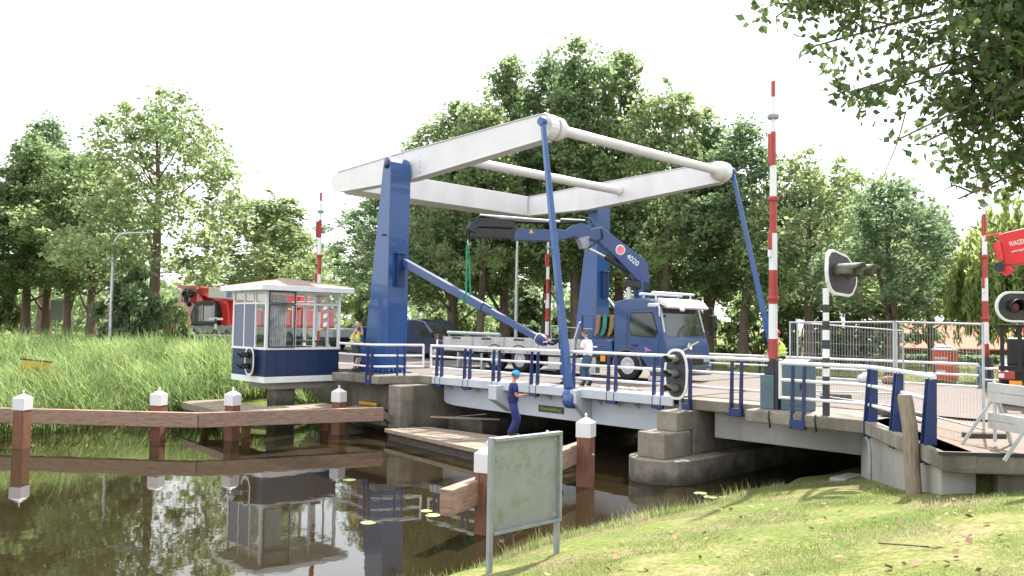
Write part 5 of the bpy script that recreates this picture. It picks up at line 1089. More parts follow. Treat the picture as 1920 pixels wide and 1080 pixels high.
    def shell(name, m_, sleeve, fat=.016, low=-.07):
        vs = [pel+up*low, waist, chest, U(.50, -.01)]; rd = [.172+fat, .150+fat, .166+fat, .092]; ed = [(0, 1), (1, 2), (2, 3)]
        for s_ in (1, -1):
            sh, el, wr = arm[s_]; b = len(vs)
            if sleeve == 'long': vs += [sh, el, wr]; rd += [.058+fat, .045+fat, .032+fat]; ed += [(2, b), (b, b+1), (b+1, b+2)]
            elif sleeve == 'short': vs += [sh, sh.lerp(el, .75)]; rd += [.062+fat, .056+fat]; ed += [(2, b), (b, b+1)]
            else: vs += [U(.46, -.01, s_*.13)]; rd += [.06+fat]; ed += [(2, b)]
        me = skin_obj(name, [Wp(v) for v in vs], ed, [((q[0]*k, q[1]*k) if hasattr(q, '__len__') else q*k) for q in rd], m_); return link(name, me, m_, r)
    shell(top[0], top[1], top[2], .014 if vest is None else -.014)
    if vest is not None: 
        v_ = shell('safety_vest', vest, 'none', .050, -.02); vm = MB()
        for h in (.12, .24): 
            pts = [Wp(U(h, -.005+.20*math.cos(g), .20*math.sin(g))) for g in np.linspace(0, 2*math.pi, 17)]; vm.tube(pts, .018*k, 6)
        vm.build('reflective_band', mat('reflective_silver', (.6, .62, .6), .3), v_)
    vs = [pel+up*.10, pel]; rd = [.165, .176]; ed = [(0, 1)]
    for s_ in (1, -1):
        hp, kn, an = leg[s_]; b = len(vs); end = an+V((0, 0, .03)) if legs[2] == 'long' else kn+V((.0, 0, .0)).lerp(an-kn, .05)
        if legs[2] == 'long': vs += [hp, hp.lerp(kn, .5), kn, kn.lerp(an, .5), end]; rd += [.120, .110, .094, .088, .080]; ed += [(1, b)]+[(b+q, b+q+1) for q in range(4)]
        else: vs += [hp, hp.lerp(kn, .5), kn]; rd += [.122, .114, .106]; ed += [(1, b), (b, b+1), (b+1, b+2)]
    me = skin_obj(legs[0], [Wp(v) for v in vs], ed, [((q[0]*k, q[1]*k) if hasattr(q, '__len__') else q*k) for q in rd], legs[1], root=1); link(legs[0], me, legs[1], r)
    for s_ in (1, -1):
        an = leg[s_][2]; vs = [an+V((0, 0, .06)), an+V((-.01, 0, -.025)), an+V((.10, s_*.01, -.040)), an+V((.185, s_*.015, -.048))]
        me = skin_obj('boot', [Wp(v) for v in vs], [(0, 1), (1, 2), (2, 3)], [.062*k, (.062*k, .056*k), (.056*k, .045*k), (.042*k, .035*k)], shoes, root=1); link('boot', me, shoes, r)
    return r
RIGHT = math.atan2(.718, .696)
person('person in navy overalls and sky blue helmet standing sideways on the pontoon', (-16.25, 15.82, .705), RIGHT+.15, 1.82, ((.30, .05, 1.12), (.29, -.08, 1.14)), lean=.05, hat=HELB, top=('overall_top', WORKBL, 'short'), legs=('trousers', WORKBL, 'long'), nod=.35, feet=((.06, .11), (-.10, -.09)))
person('person in white t-shirt and jeans standing on the bridge deck seen from behind', (-16.28, 18.95, 1.968), math.pi+.15, 1.70, ((.36, .12, 1.05), (.38, -.12, 1.02)), lean=.14, nod=.25, turn=.2, top=('shirt', TSHIRT, 'short'), feet=((.05, .11), (-.05, -.11)))
person('person in navy shirt and jeans holding the drive rod behind the near hanger', (-17.22, 18.98, 1.968), RIGHT+math.pi+.55, 1.76, ((.70, .12, 1.36), (.60, -.16, 1.30)), lean=.22, hat=HELG, nod=.2, top=('shirt', NAVY, 'long'), feet=((.12, .12), (-.15, -.12)))
person('person in hi vis vest and shorts beside the near blue tower, hand at face', (-25.75, 17.02, 1.965), RIGHT-.1, 1.86, ((.20, .02, 1.58), (.24, -.16, 1.05)), lean=.04, hair=HAIRG, top=('shirt', NAVY, 'short'), vest=HIVIS, legs=('shorts', SHORTS, 'short'), feet=((.04, .10), (-.03, -.10)))
person('person in hi vis vest and red helmet on the far side of the road', (-12.35, 23.25, 1.955), RIGHT+math.pi-.5, 1.80, ((.35, .15, 1.05), (.35, -.15, 1.02)), lean=.18, hat=HELR, top=('shirt', NAVY, 'long'), vest=HIVIS, legs=('trousers', NAVY, 'long'))

# ================================================================== VEGETATION
LEAF_A = leaf_mat('leaf_mid_green', (.080, .125, .058), (.215, .285, .128), .58)
LEAF_B = leaf_mat('leaf_light_green', (.100, .145, .066), (.260, .330, .150), .58)
LEAF_D = leaf_mat('leaf_deep_green', (.066, .108, .058), (.185, .255, .128), .56)
LEAF_W = leaf_mat('leaf_willow', (.11, .16, .055), (.33, .40, .15), .58)
LEAF_F = leaf_mat('leaf_poplar', (.035, .065, .024), (.12, .17, .062), .5, 1.2)
def leaf_quads(P, size, rng, flat=.0, droop=0, wd=.36):
    """diamond leaves (4 corners each) at points P with random facing"""
    n = len(P); nrm = rng.normal(size=(n, 3)); nrm[:, 2] += flat; nrm /= np.linalg.norm(nrm, axis=1)[:, None]
    a = rng.normal(size=(n, 3)); a[:, 2] -= droop; a -= nrm*np.sum(a*nrm, 1)[:, None]; a /= np.linalg.norm(a, axis=1)[:, None]; b = np.cross(nrm, a)
    s = size*rng.uniform(.6, 1.35, n)[:, None]
    v = np.stack([P-a*s*.55, P+b*s*wd-a*s*.05, P+a*s*.55, P-b*s*wd-a*s*.05], 1).reshape(-1, 3)
    return v, np.arange(4*n).reshape(n, 4)
def crown_data(seed, R, z0, z1, ncl, per, size, shape=1.0, gap=.0):
    """clumps spread through an uneven envelope; returns leaf points and clump centres"""
    rng = np.random.default_rng(seed); cs = []; H_ = z1-z0
    lob = rng.uniform(0, 6.28, 6); amp = rng.uniform(.08, .22, 6)
    while len(cs) < ncl:
        t = rng.uniform(0, 1)**.85; g = rng.uniform(0, 6.283)
        env = (math.sin(math.pi*min(1, (t*.86+.14))**.8)**.62)*(1-.25*t*shape)
        env *= 1+sum(amp[q]*math.sin((q+1)*g*.7+lob[q]+t*(5+2*q)) for q in range(5))*.95; zt_ = 1+.10*math.sin(g*2+lob[5])+.07*math.sin(g*5+lob[1])
        r = R*env*math.sqrt(rng.uniform(.12, 1.0)); c = np.array([r*math.cos(g), r*math.sin(g), z0+t*H_*min(1.04, zt_)])
        if all(np.linalg.norm((c-o)*np.array([1, 1, .8])) > R*.13 for o in cs[-120:]): cs.append(c)
        else:
            if rng.uniform() < .1: cs.append(c)
    pts = []
    for c in cs:
        rr = rng.uniform(.40, 1.5)*R*.19; m = int(per*rng.uniform(.35, 1.35)*(rr/(R*.19)))
        q = rng.normal(size=(m, 3)); q /= np.linalg.norm(q, axis=1)[:, None]; q *= (rng.uniform(0, 1, m)**.6)[:, None]*rr*(1+.35*rng.normal(0, 1, m)[:, None]*(rng.uniform(0, 1, m) < .3)[:, None]); q[:, 2] *= .85
        q[:, 2] -= .18*(q[:, 0]**2+q[:, 1]**2)/max(rr, .1)
        pts.append(c+q)
    return np.concatenate(pts), cs, rng
def make_tree(seed, H, R, zc, leafm, ncl=120, per=150, size=.30, trunk=.28, stems=1, shape=1.0):
    P, cs, rng = crown_data(seed, R, zc, H, ncl, per, size, shape)
    v, f = leaf_quads(P, size, rng, .5); cm = raw_mesh('crown', v, f); cm.materials.append(leafm)
    m = MB(); rr = random.Random(seed)
    for s_ in range(stems):
        ox, oy = (0, 0) if stems == 1 else (rr.uniform(-.3, .3), rr.uniform(-.3, .3)); lx, ly = rr.uniform(-.5, .5)*(1 if stems == 1 else 3), rr.uniform(-.5, .5)*(1 if stems == 1 else 3)
        pts = [(ox+lx*t*t+.10*math.sin(5*t+seed), oy+ly*t*t+.08*math.cos(4*t+seed), H*.86*t-.2*(t == 0)) for t in np.linspace(0, 1, 9)]
        m.tube(pts, [trunk*(1.35 if t == 0 else 1)*(1-.9*t)+.015 for t in np.linspace(0, 1, 9)], 9)
        for q in range(16 if stems == 1 else 7):
            c = V(cs[rr.randrange(len(cs))]); t = max(.14, min(.8, (c.z-rr.uniform(.10, .28)*H)/(H*.86))); i = t*8; a = V(pts[int(i)]).lerp(V(pts[min(8, int(i)+1)]), i-int(i))
            md = a.lerp(c, .5)+V((0, 0, -.05*(c-a).length)); m.tube([a, md, c], [trunk*(1-.85*t)*.5, trunk*.2*(1-.6*t), .02], 6)
    me = bpy.data.meshes.new('trunk'); me.from_pydata(m.v, [], m.f); me.polygons.foreach_set('use_smooth', m.sm); me.materials.append(BARK)
    return cm, me, H, R
PROTO = [make_tree(11, 16, 3.2, 4.2, LEAF_A, 230, 100, .22), make_tree(23, 17, 3.4, 5.2, LEAF_D, 230, 100, .22, shape=.6), make_tree(37, 15, 3.6, 4.0, LEAF_B, 215, 100, .22), make_tree(51, 16, 3.3, 4.6, LEAF_A, 190, 95, .22, stems=1, shape=1.3),
         make_tree(64, 10, 3.0, 3.7, LEAF_D, 170, 75, .19, trunk=.15, stems=4, shape=.5), make_tree(79, 15, 4.5, 4.6, LEAF_B, 185, 95, .24, trunk=.34, shape=-.15)]
def plant(name, proto, x, y, z, top, width, rot, label, cat='tree', group=None):
    cm, tm, H, R = PROTO[proto]; r = thing(name, label, cat, (x, y, z), group); sz = (top-z)/H; sx = max(width/(2*R), sz*.62)*1.2
    for nm, me in (('trunk', tm), ('crown', cm)):
        o = bpy.data.objects.new(nm, me); C.objects.link(o); o.parent = r; o.scale = (sx, sx, sz); o.rotation_euler = (0, 0, rot)
    return r
TREES = [  # name, prototype, x, y, z, top, crown width, label
 (5, -49.9, 19.0, 2.1, 17.0, 8.8, 'tall open crowned tree behind the curved street lamp, its trunk rising out of a bush'),
 (0, -65.3, 16.1, 2.3, 16.5, 6.2, 'leafy tree with the leftmost of the four bare trunks on the left bank'),
 (3, -67.6, 18.0, 2.3, 16.0, 6.2, 'leafy tree with the second bare trunk from the left on the left bank'),
 (3, -62.1, 17.7, 2.3, 14.9, 5.8, 'leafy tree with the third bare trunk from the left on the left bank'),
 (2, -59.7, 18.6, 2.3, 15.2, 6.6, 'leafy tree with the fourth bare trunk, nearest the curved street lamp'),
 (1, -84.7, 22.0, 2.3, 21.6, 8.4, 'taller bluish tree rising behind the row of four trunks'),
 (2, -60.1, 31.5, 2.3, 13.8, 9.0, 'light green tree behind the left red crane'),
 (2, -67.5, 36.0, 2.3, 13.9, 6.0, 'light green tree above the control cabin roof'),
 (0, -63.7, 12.4, 2.3, 14.2, 5.8, 'leafy tree cut by the left picture edge'),
 (0, -85.3, 48.7, 1.9, 14.0, 7.2, 'distant round tree left of the barrier pole behind the cabin'),
 (3, -91.3, 56.8, 1.9, 13.4, 7.4, 'distant round tree right of the barrier pole behind the cabin'),
 (2, -94.0, 64.1, 1.9, 12.9, 7.9, 'distant pale tree just left of the near blue tower'),
 (1, -43.7, 32.5, 1.7, 12.3, 5.2, 'lower dark tree just behind the counterweight end of the bridge'),
 (0, -39.9, 33.4, 1.7, 17.3, 6.6, 'green tree rising directly above the near blue tower'),
 (2, -36.9, 33.2, 1.7, 17.4, 5.8, 'green tree above the middle of the near white beam'),
 (3, -38.4, 36.6, 1.7, 20.8, 6.4, 'tall thin crowned tree left of the highest tree'),
 (1, -37.9, 40.0, 1.7, 21.2, 7.0, 'tall dark tree behind the nose of the near white beam'),
 (0, -33.7, 38.0, 1.7, 20.9, 6.6, 'highest tree of the row, above the nose cross tube'),
 (3, -33.2, 41.6, 1.7, 21.2, 6.6, 'tall tree right of the highest tree'),
 (2, -28.5, 40.0, 1.7, 17.9, 7.0, 'broad bright tree above the far white beam'),
 (0, -27.9, 43.4, 1.7, 16.6, 6.0, 'tree above the far nose of the white frame'),
 (1, -24.1, 41.3, 1.7, 14.9, 6.0, 'dark tree right of the far blue hanger'),
 (5, -20.3, 41.0, 1.7, 12.8, 6.6, 'tree just right of the near right barrier pole'),
 (0, -21.9, 49.4, 1.7, 12.8, 6.4, 'tree above the road signal with hoods'),
 (4, -14.7, 37.6, 1.7, 10.3, 5.6, 'many stemmed tree behind the mesh fence right of the road signal'),
 (2, -18.4, 52.9, 1.7, 11.0, 4.8, 'lower tree between the many stemmed tree and the willow'),
 (1, -69.8, 50.2, 1.9, 18.9, 10.4, 'background tree left of the drive rod'), (0, -67.6, 56.9, 1.9, 21.2, 11.4, 'background tree showing below the near white beam'),
 (3, -61.8, 59.9, 1.9, 20.9, 11.4, 'background tree behind the crane boom tip'), (1, -56.2, 64.3, 1.9, 22.6, 11.4, 'background tree behind the crane arm'),
 (0, -53.9, 71.0, 1.9, 21.5, 11.6, 'background tree behind the lorry cab'), (2, -47.1, 73.7, 1.9, 19.9, 11.4, 'background tree right of the lorry cab'),
 (3, -41.0, 75.7, 1.9, 16.8, 11.0, 'background tree behind the near right barrier'), (1, -38.4, 82.7, 1.9, 15.8, 11.0, 'background tree behind the road signal'),
 (0, -34.6, 90.9, 1.9, 15.2, 10.6, 'background tree above the house roof'),
]
for k, (p, x, y, z, top, w, lb) in enumerate(TREES): plant('tree', p, x, y, z, top, w, k*2.399, lb)
# shrubs: low dense bushes built like trees with leaves to the ground
def make_bush(seed, H, R, leafm, ncl, per, size):
    P, cs, rng = crown_data(seed, R, .35, H, ncl, per, size, .2); P[:, 2] = np.maximum(P[:, 2], .05); v, f = leaf_quads(P, size, rng, .5); cm = raw_mesh('foliage', v, f); cm.materials.append(leafm)
    m = MB(); rr = random.Random(seed)
    for q in range(8): c = V(cs[rr.randrange(len(cs))]); m.tube([(rr.uniform(-.2, .2), rr.uniform(-.2, .2), -.1), V((c.x*.4, c.y*.4, c.z*.55)), c], [.06, .04, .015], 6)
    me = bpy.data.meshes.new('stem'); me.from_pydata(m.v, [], m.f); me.materials.append(BARK); return cm, me, H, R
BUSH = [make_bush(5, 3.2, 1.9, LEAF_D, 60, 150, .20), make_bush(6, 2.6, 1.9, LEAF_A, 50, 140, .2), make_bush(8, 2.6, 1.9, LEAF_B, 45, 130, .2)]
def bush(p, x, y, z, h, w, lb, rot=0, grp=None):
    cm, tm, H, R = BUSH[p]; r = thing('bush', lb, 'bush', (x, y, z), grp)
    for nm, me in (('stem', tm), ('foliage', cm)):
        o = bpy.data.objects.new(nm, me); C.objects.link(o); o.parent = r; o.scale = (w/(2*R), w/(2*R), h/H); o.rotation_euler = (0, 0, rot)
bush(0, -47.6, 16.9, 1.9, 4.6, 3.9, 'big dark bush at the foot of the tall open crowned tree'); bush(2, -46.2, 18.6, 1.9, 3.0, 2.6, 'lighter bush in front of the left red crane')
bush(2, -69.5, 14.9, 2.2, 6.0, 4.5, 'bright green bush at the left picture edge beside the trunks')
for k, (p, x, y, h, w, lb) in enumerate(((1, -52, 36, 4.9, 6, 'bush behind the van beside the near blue tower'), (2, -46, 39, 4.5, 6, 'bright bush seen under the drive rod'), (0, -42, 42, 4.8, 6, 'dark bush behind the lorry bed'), (1, -38, 45.5, 4.7, 6, 'bush behind the crane arm and the far tower'),
    (0, -31, 46, 4.5, 6, 'dark bush behind the lorry cab'), (2, -27, 48, 4.3, 5.5, 'bright bush right of the lorry cab'), (1, -24, 47, 4.3, 5, 'bush behind the far hanger foot'), (2, -22, 52, 3.4, 6, 'bright bush behind the fence left of the striped pole'),
    (1, -56, 44.5, 2.2, 5, 'low bush far behind the striped warning board'))): bush(p, x, y, 1.7, h, w, lb, k*1.3)
hd = thing('hedge', 'long clipped dark hedge in front of the brick house', 'hedge', (-19, 54, 1.7)); rng = np.random.default_rng(90)
a_, b_ = np.array([-24.5, 51.5]), np.array([-13.5, 62.5]); t = rng.uniform(0, 1, 7000); P = np.zeros((7000, 3)); P[:, :2] = a_+(b_-a_)*t[:, None]+rng.uniform(-.5, .5, (7000, 2)); P[:, 2] = 1.7+rng.uniform(0, 1, 7000)**.7*.6
v, f = leaf_quads(P, .2, rng, .4); link('foliage', raw_mesh('foliage', v, f), LEAF_D, hd)
# far wood closing the horizon
rng = np.random.default_rng(17); n_ = 26000; g = rng.uniform(-2.6, 1.2, n_); d = rng.uniform(125, 175, n_); X_ = -d*np.cos(g*.5+.35)*1.0; Y_ = d*np.sin(np.abs(g*.5+.35)+.02)
P = np.stack([X_, Y_, 1.5+(rng.uniform(0, 1, n_)**.8)*np.where((g > .28) & (g < .60), 3.0, 7.5+2*np.sin(g*9)+1.2*np.sin(g*23))], 1); v, f = leaf_quads(P, 1.1, rng, .5); o = link('distant_wood', raw_mesh('distant_wood', v, f), LEAF_A); tag(o, 'far off belt of woodland closing the horizon behind the canal', 'wood'); o['kind'] = 'stuff'
# weeping willow
def willow(x, y, z, top, R, lb, seed):
    r = thing('weeping_willow', lb, 'tree', (x, y, z)); rng = np.random.default_rng(seed); pts = []
    for k in range(340):
        g = rng.uniform(0, 6.283); q = R*math.sqrt(rng.uniform(.05, 1)); h = (top-z)*(1-.40*(q/R)**2)*rng.uniform(.8, 1); L_ = rng.uniform(.35, .92)*h; L_ = min(L_, max(.4, h-rng.uniform(1.5, 3.0))); n_ = int(L_*34); t = np.linspace(0, 1, n_)
        sway = rng.normal(0, .18, 2)
        pts.append(np.stack([q*math.cos(g)*(1+.10*t)+sway[0]*t+rng.normal(0, .07, n_), q*math.sin(g)*(1+.10*t)+sway[1]*t+rng.normal(0, .07, n_), h-L_*t], 1))
    P = np.concatenate(pts); v, f = leaf_quads(P, .36, rng, 0, 4, .13); link('crown', raw_mesh('crown', v+np.array([x, y, z]), f), LEAF_W, r)
    m = MB(); m.tube([(x, y, z-.2), (x+.1, y, z+1.5), (x-.1, y+.1, z+(top-z)*.5)], [.32, .25, .18], 10)
    for k in range(9): g = k*.7; m.tube([(x-.1*.6, y, z+(top-z)*.42), (x+R*.35*math.cos(g), y+R*.35*math.sin(g), z+(top-z)*.75), (x+R*.7*math.cos(g), y+R*.7*math.sin(g), z+(top-z)*.8)], [.13, .08, .03], 7)
    m.build('trunk', BARK, r)
willow(-9.4, 38.6, 1.7, 9.8, 3.3, 'weeping willow with yellow green hanging twigs at the right behind the toilet', 3)
plant('tree', 1, -7.5, 47.5, 1.7, 12.4, 6, .5, 'dark tree peeping out above the weeping willow')

# near poplar whose branches hang into the upper right corner
pt = thing('poplar_tree', 'near poplar tree with leafy branches hanging into the upper right corner', 'tree', (1.6, 13.2, 2.05))
limb_root = V((1.5, 13.0, 5.6)); m = MB(); m.tube([(1.6, 13.2, 1.8), (1.55, 13.1, 3.6), limb_root, (1.3, 12.8, 8.0), (1.0, 12.6, 11.5)], [.34, .27, .22, .17, .05], 14)
rr = random.Random(12); leaves = []
def sprig(a, b, r0, depth):
    a, b = V(a), V(b); L_ = (b-a).length; mid = a.lerp(b, .5)+V((rr.gauss(0, .05), rr.gauss(0, .05), .10*L_))
    if depth < 2 and min(b.z, mid.z) < float(np.interp(b.x, [-4.4, -3.9, -3.5, -3.1, -2.8, -2.3, -1], [6.9, 6.25, 5.85, 5.35, 5.0, 5.1, 5.15]))-.08: return
    m.tube([a, mid, b], [r0, r0*.7, r0*.35], 6)
    if depth == 0:
        for q in range(int(L_*36)+6):
            t = rr.uniform(.1, 1.05); p = (a.lerp(mid, t*2) if t < .5 else mid.lerp(b, t*2-1)); leaves.append(p+V((rr.gauss(0, .075), rr.gauss(0, .075), rr.gauss(-.035, .07))))
        return
    for q in range(int(L_*(3.4 if depth == 1 else 3.0))+2):
        t = rr.uniform(.22, 1.0); p = (a.lerp(mid, t*2) if t < .5 else mid.lerp(b, t*2-1)); d = V((rr.gauss(0, 1), rr.gauss(0, 1), rr.gauss(-.3, .7))).normalized(); d = (d+(b-a).normalized()*.7).normalized()
        sprig(p, p+d*rr.uniform(.3, .65)*(1.25 if depth == 2 else .8), r0*.4, depth-1)
tips = [(-4.1, 7.72, 7.0), (-3.82, 7.85, 6.55), (-3.45, 7.8, 6.0), (-3.0, 7.75, 5.45), (-2.75, 8.65, 5.0), (-2.45, 9.7, 5.2), (-3.04, 8.3, 6.7), (-2.7, 8.7, 6.2), (-2.5, 9.1, 5.75), (-3.7, 8.4, 7.5), (-2.83, 9.04, 7.76), (-2.1, 8.5, 6.45), (-2.0, 9.3, 7.0), (-1.8, 9.6, 6.1), (-2.9, 8.0, 7.2), (-3.3, 8.1, 6.9), (-2.4, 8.6, 7.4), (-1.9, 9.0, 5.6), (-2.2, 9.0, 6.7), (-1.6, 9.4, 7.3), (-3.9, 8.0, 7.25), (-2.6, 8.4, 5.6), (-2.0, 9.8, 5.3), (-1.5, 9.6, 6.5), (-2.9, 8.2, 5.5), (-2.4, 9.2, 5.45), (-2.6, 9.0, 5.5), (-2.2, 9.5, 5.6), (-3.2, 8.0, 6.0)]
for k, tp in enumerate(tips): 
    st = limb_root.lerp(V((1.3, 12.8, 8.0)), rr.uniform(0, 1)); tp = V(tp); el = st.lerp(tp, .55)+V((0, 0, .35)); m.tube([st, st.lerp(el, .5)+V((0, 0, .12)), el], [.085, .06, .042], 8); sprig(el, tp, .026, 2)
sprig((-3.0, 8.05, 5.95), (-3.12, 7.72, 5.12), .010, 1) if False else m.tube([(-2.95, 7.9, 5.75), (-2.98, 7.78, 5.45), (-3.07, 7.68, 5.13)], [.007, .006, .004], 5)
m.build('trunk', BARK, pt)
P = np.array([tuple(p) for p in leaves]); rng = np.random.default_rng(4); P = P[P[:, 2] > np.interp(P[:, 0], [-4.4, -3.9, -3.5, -3.1, -2.8, -2.3, -1], [6.95, 6.3, 5.9, 5.4, 5.05, 5.15, 5.2])+rng.normal(0, .07, len(P))]; v, f = leaf_quads(P, .082, rng, .25, .5); print('poplar leaves', len(P))
link('crown', raw_mesh('crown', v, f), LEAF_F, pt)

# ------------------------------------------------------------------ grass and reeds
def blades(P, h, w, lean, rng, segs=2):
    """upright tapered blades bending over; P base points"""
    n = len(P); g = rng.uniform(0, 6.283, n); d = np.stack([np.cos(g), np.sin(g), np.zeros(n)], 1); s = np.stack([-np.sin(g+.6), np.cos(g+.6), np.zeros(n)], 1)
    hh = h*rng.uniform(.55, 1.25, n); ln = lean*rng.uniform(.2, 1.4, n); rows = []
    for k in range(segs+1):
        t = k/segs; c = P+d*(ln*hh*t*t)[:, None]; c[:, 2] += hh*t*(1-.25*t*np.minimum(ln, 1)); ww = (w*(1-t**1.4)*.5+.0006)
        if k < segs: rows += [c-s*np.reshape(ww, (-1, 1)), c+s*np.reshape(ww, (-1, 1))]
        else: rows += [c]
    v = np.stack(rows, 1); m_ = v.shape[1]; base = np.arange(n)[:, None]*m_; q = []
    for k in range(segs-1): q.append(base+np.array([2*k, 2*k+1, 2*k+3, 2*k+2]))
    t3 = base+np.array([2*segs-2, 2*segs-1, 2*segs]); return v.reshape(-1, 3), np.concatenate(q) if q else None, t3
def blade_mat(name, dark, light, dry, trans, dryamt=.55):
    m = leaf_mat(name, dark, light, trans, .6); n = m.node_tree.nodes; l = m.node_tree.links.new
    rmp = [q for q in n if q.type == 'VALTORGB'][0]; t = [q for q in n if q.type == 'TEX_COORD'][0]; z = n.new('ShaderNodeTexNoise'); z.inputs['Scale'].default_value = .75; z.inputs['Detail'].default_value = 8; z.inputs['Roughness'].default_value = .65; l(t.outputs['Object'], z.inputs['Vector'])
    r = n.new('ShaderNodeValToRGB'); r.color_ramp.elements[0].position = .45; r.color_ramp.elements[1].position = .62; r.color_ramp.elements[1].color = (dryamt, dryamt, dryamt, 1); l(z.outputs['Fac'], r.inputs[0])
    mm = n.new('ShaderNodeMix'); mm.data_type = 'RGBA'; mm.inputs['B'].default_value = (*dry, 1); outs = [q.to_socket for q in rmp.outputs[0].links]
    l(r.outputs[0], mm.inputs['Factor']); l(rmp.outputs[0], mm.inputs['A'])
    for o_ in outs: l(mm.outputs['Result'], o_)
    return m
LAWN = blade_mat('lawn_blades', (.10, .150, .042), (.20, .250, .088), (.34, .28, .20), .5, .7)
REED = blade_mat('reed_blades', (.060, .120, .032), (.245, .325, .125), (.29, .30, .14), .55, .25)
rng = np.random.default_rng(1)
def lawn(n, xr, yr, h, w, keep):
    P = np.stack([rng.uniform(*xr, n), rng.uniform(*yr, n), np.zeros(n)], 1); P = P[keep(P)]; P[:, 2] = gz(P[:, 0], P[:, 1])-.01
    patch = np.clip(.75+.35*np.sin(P[:, 0]*1.7+P[:, 1]*.9)*np.sin(P[:, 1]*1.3-P[:, 0]*.5)+rng.normal(0, .12, len(P)), .35, 1.3)
    return P, h*patch
front = lambda P: (P[:, 1] < bound(P[:, 0])-.12) & (P[:, 1] > -.6*P[:, 0]-1.5) & (gz(P[:, 0], P[:, 1]) > .05)
P1, h1 = lawn(230000, (-9.75, .5), (3.0, 17.2), .052, .007, front); VV = []; Q4 = []; T3 = []; off = 0
edge = (P1[:, 0] < -8.6)
P2, h2 = lawn(16000, (-9.8, -8.9), (3.0, 17.0), .16, .01, front)
P3, h3 = lawn(1300, (-9.75, -8.6), (3.0, 17.0), .34, .01, front)
P4, h4 = lawn(9000, (-7.4, -2.5), (12.2, 16.9), .13, .01, lambda P: front(P) & (P[:, 1] > bound(P[:, 0])-.9))
P5, h5 = lawn(70000, (-4.4, 8), (14.5, 18.6), .06, .009, lambda P: (P[:, 1] > bound(P[:, 0])+1.3) & (P[:, 0] > -4.2))
for P, h, w, ln in ((P1, h1, .006, .7), (P2, h2, .009, .5), (P3, h3, .007, .45), (P4, h4, .009, .6), (P5, h5, .009, .6)):
    v, q, t = blades(P, h, w, ln, rng, 2); VV.append(v); Q4.append(q+off); T3.append(t+off); off += len(v)
o = link('lawn_grass', raw_mesh('lawn_grass', np.concatenate(VV), np.concatenate(Q4), np.concatenate(T3)), LAWN); tag(o, 'short patchy dry and green lawn grass on the near bank', 'grass'); o['kind'] = 'stuff'
# reeds and tall grass of the left bank
n_ = 70000; P = np.stack([-28.3-rng.uniform(0, 1, n_)**1.25*18, rng.uniform(2.0, 18.6, n_), np.zeros(n_)], 1)
keep = ~(((P[:, 1] > 17.4) & (P[:, 0] > -34.5)) | ((P[:, 0] > -30.6) & (P[:, 1] > 14.4) & (P[:, 1] < 17.2))); P = P[keep]; P[:, 2] = np.maximum(gz(P[:, 0], P[:, 1]), -.05)-.03
keep2 = gz(P[:, 0], P[:, 1]) > -.12; P = P[keep2]; t_ = -30.4-P[:, 0]; hgt = np.interp(t_, [0, 1.0, 3, 6, 16], [.95, 1.3, 1.25, 1.0, .8])*np.clip(1+.28*np.sin(P[:, 0]*.9+P[:, 1]*1.3)+.22*np.sin(P[:, 1]*2.1), .5, 1.5)
hgt *= rng.uniform(.6, 1.25, len(P)); v, q, t = blades(P, hgt, .042, .75, rng, 4)
pe = np.stack([rng.normal(-33.0, .32, 620), rng.normal(8.15, .42, 620), np.zeros(620)], 1); pe[:, 2] = gz(pe[:, 0], pe[:, 1])-.03; ve, qe, te = blades(pe, rng.uniform(1.1, 1.85, 620), .034, .6, rng, 4); q = np.concatenate([q, qe+len(v)]); t = np.concatenate([t, te+len(v)]); v = np.concatenate([v, ve])
pk = rng.uniform(0, 1, len(P)) < .22; vl, fl_ = leaf_quads(P[pk]+np.stack([rng.normal(0, .1, pk.sum()), rng.normal(0, .1, pk.sum()), hgt[pk]*rng.uniform(.1, .7, pk.sum())], 1), .13, rng, -.3, 1.5); q = np.concatenate([q, fl_+len(v)]); v = np.concatenate([v, vl])
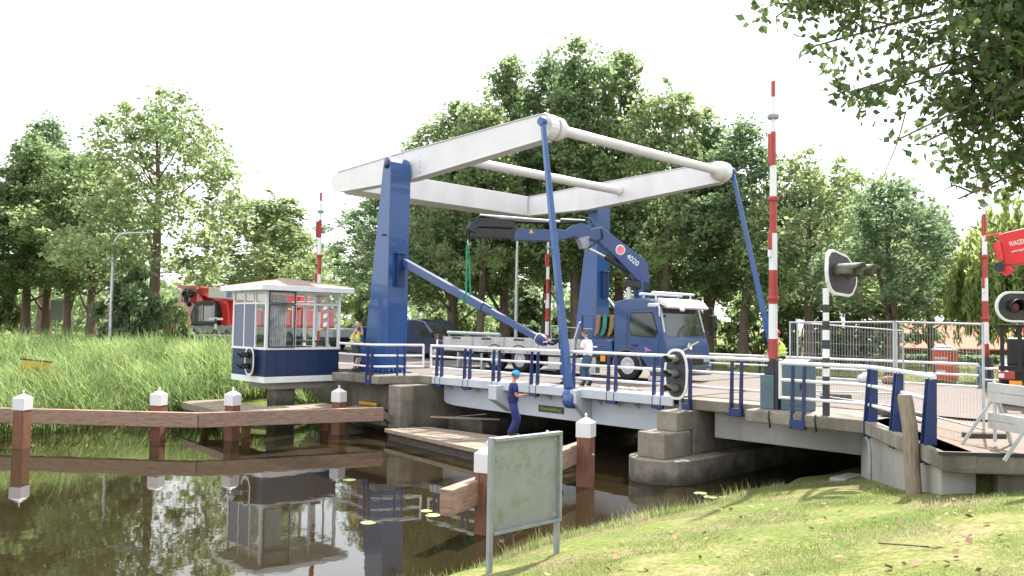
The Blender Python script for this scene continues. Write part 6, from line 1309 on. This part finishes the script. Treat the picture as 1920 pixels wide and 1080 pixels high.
n2 = 60000; Pb = np.stack([rng.uniform(-62, -45.5, n2), rng.uniform(4, 19, n2), np.zeros(n2)], 1); Pb[:, 2] = gz(Pb[:, 0], Pb[:, 1])-.02; vb, qb, tb = blades(Pb[(Pb[:, 0] < -52.2) | (Pb[:, 0] > -45.8)], .35, .035, .5, rng, 2)
o = link('reeds', raw_mesh('reeds', np.concatenate([v, vb]), np.concatenate([q, qb+len(v)]), np.concatenate([t, tb+len(v)])), REED); tag(o, 'tall bright green reeds and grass along the left bank', 'reeds'); o['kind'] = 'stuff'
# tall verge grass beyond the far side of the bridge
n3 = 40000; Pv = np.stack([rng.uniform(-46, 0, n3), rng.uniform(31.5, 60, n3), np.zeros(n3)], 1); Pv = Pv[gz(Pv[:, 0], Pv[:, 1]) > .3]; Pv[:, 2] = gz(Pv[:, 0], Pv[:, 1])-.02; v, q, t = blades(Pv, .22, .035, .5, rng, 2)
o = link('verge_grass', raw_mesh('verge_grass', v, q, t), LAWN); tag(o, 'mown verge grass beyond the far railing of the bridge', 'grass'); o['kind'] = 'stuff'
# fallen leaves and twigs on the lawn
rng = np.random.default_rng(8); n4 = 260; P = np.stack([rng.uniform(-8, -1, n4), rng.uniform(3.5, 13.5, n4), np.zeros(n4)], 1); P = P[front(P)]; P[:, 2] = gz(P[:, 0], P[:, 1])+.045; v, f = leaf_quads(P, .08, rng, 2.5)
o = link('fallen_leaves', raw_mesh('fallen_leaves', v, f), mat('dry_leaf', (.36, .22, .11), .8, var=.25, scale=2)); tag(o, 'dry brown leaves scattered over the near lawn', 'leaves'); o['kind'] = 'stuff'
for k, (x, y, a, L_, lb) in enumerate(((-3.3, 9.0, .4, .7, 'thin bare twig lying on the lawn near the right picture edge'), (-4.4, 7.4, 1.1, .5, 'short forked twig lying on the lawn at the bottom of the picture'))):
    m = MB(); z = float(gz(x, y))+.06; d = V((math.cos(a), math.sin(a), 0)); m.tube([V((x, y, z))-d*L_/2, V((x, y, z+.015)), V((x, y, z+.01))+d*L_/2+V((.05, 0, 0))], [.01, .008, .004], 6); m.tube([V((x, y, z+.01)), V((x+.12, y+.02, z+.03)), V((x+.2, y-.06, z+.02))], [.007, .005, .003], 5)
    lone('twig', m, BARK, lb, 'twig', (x, y, z))
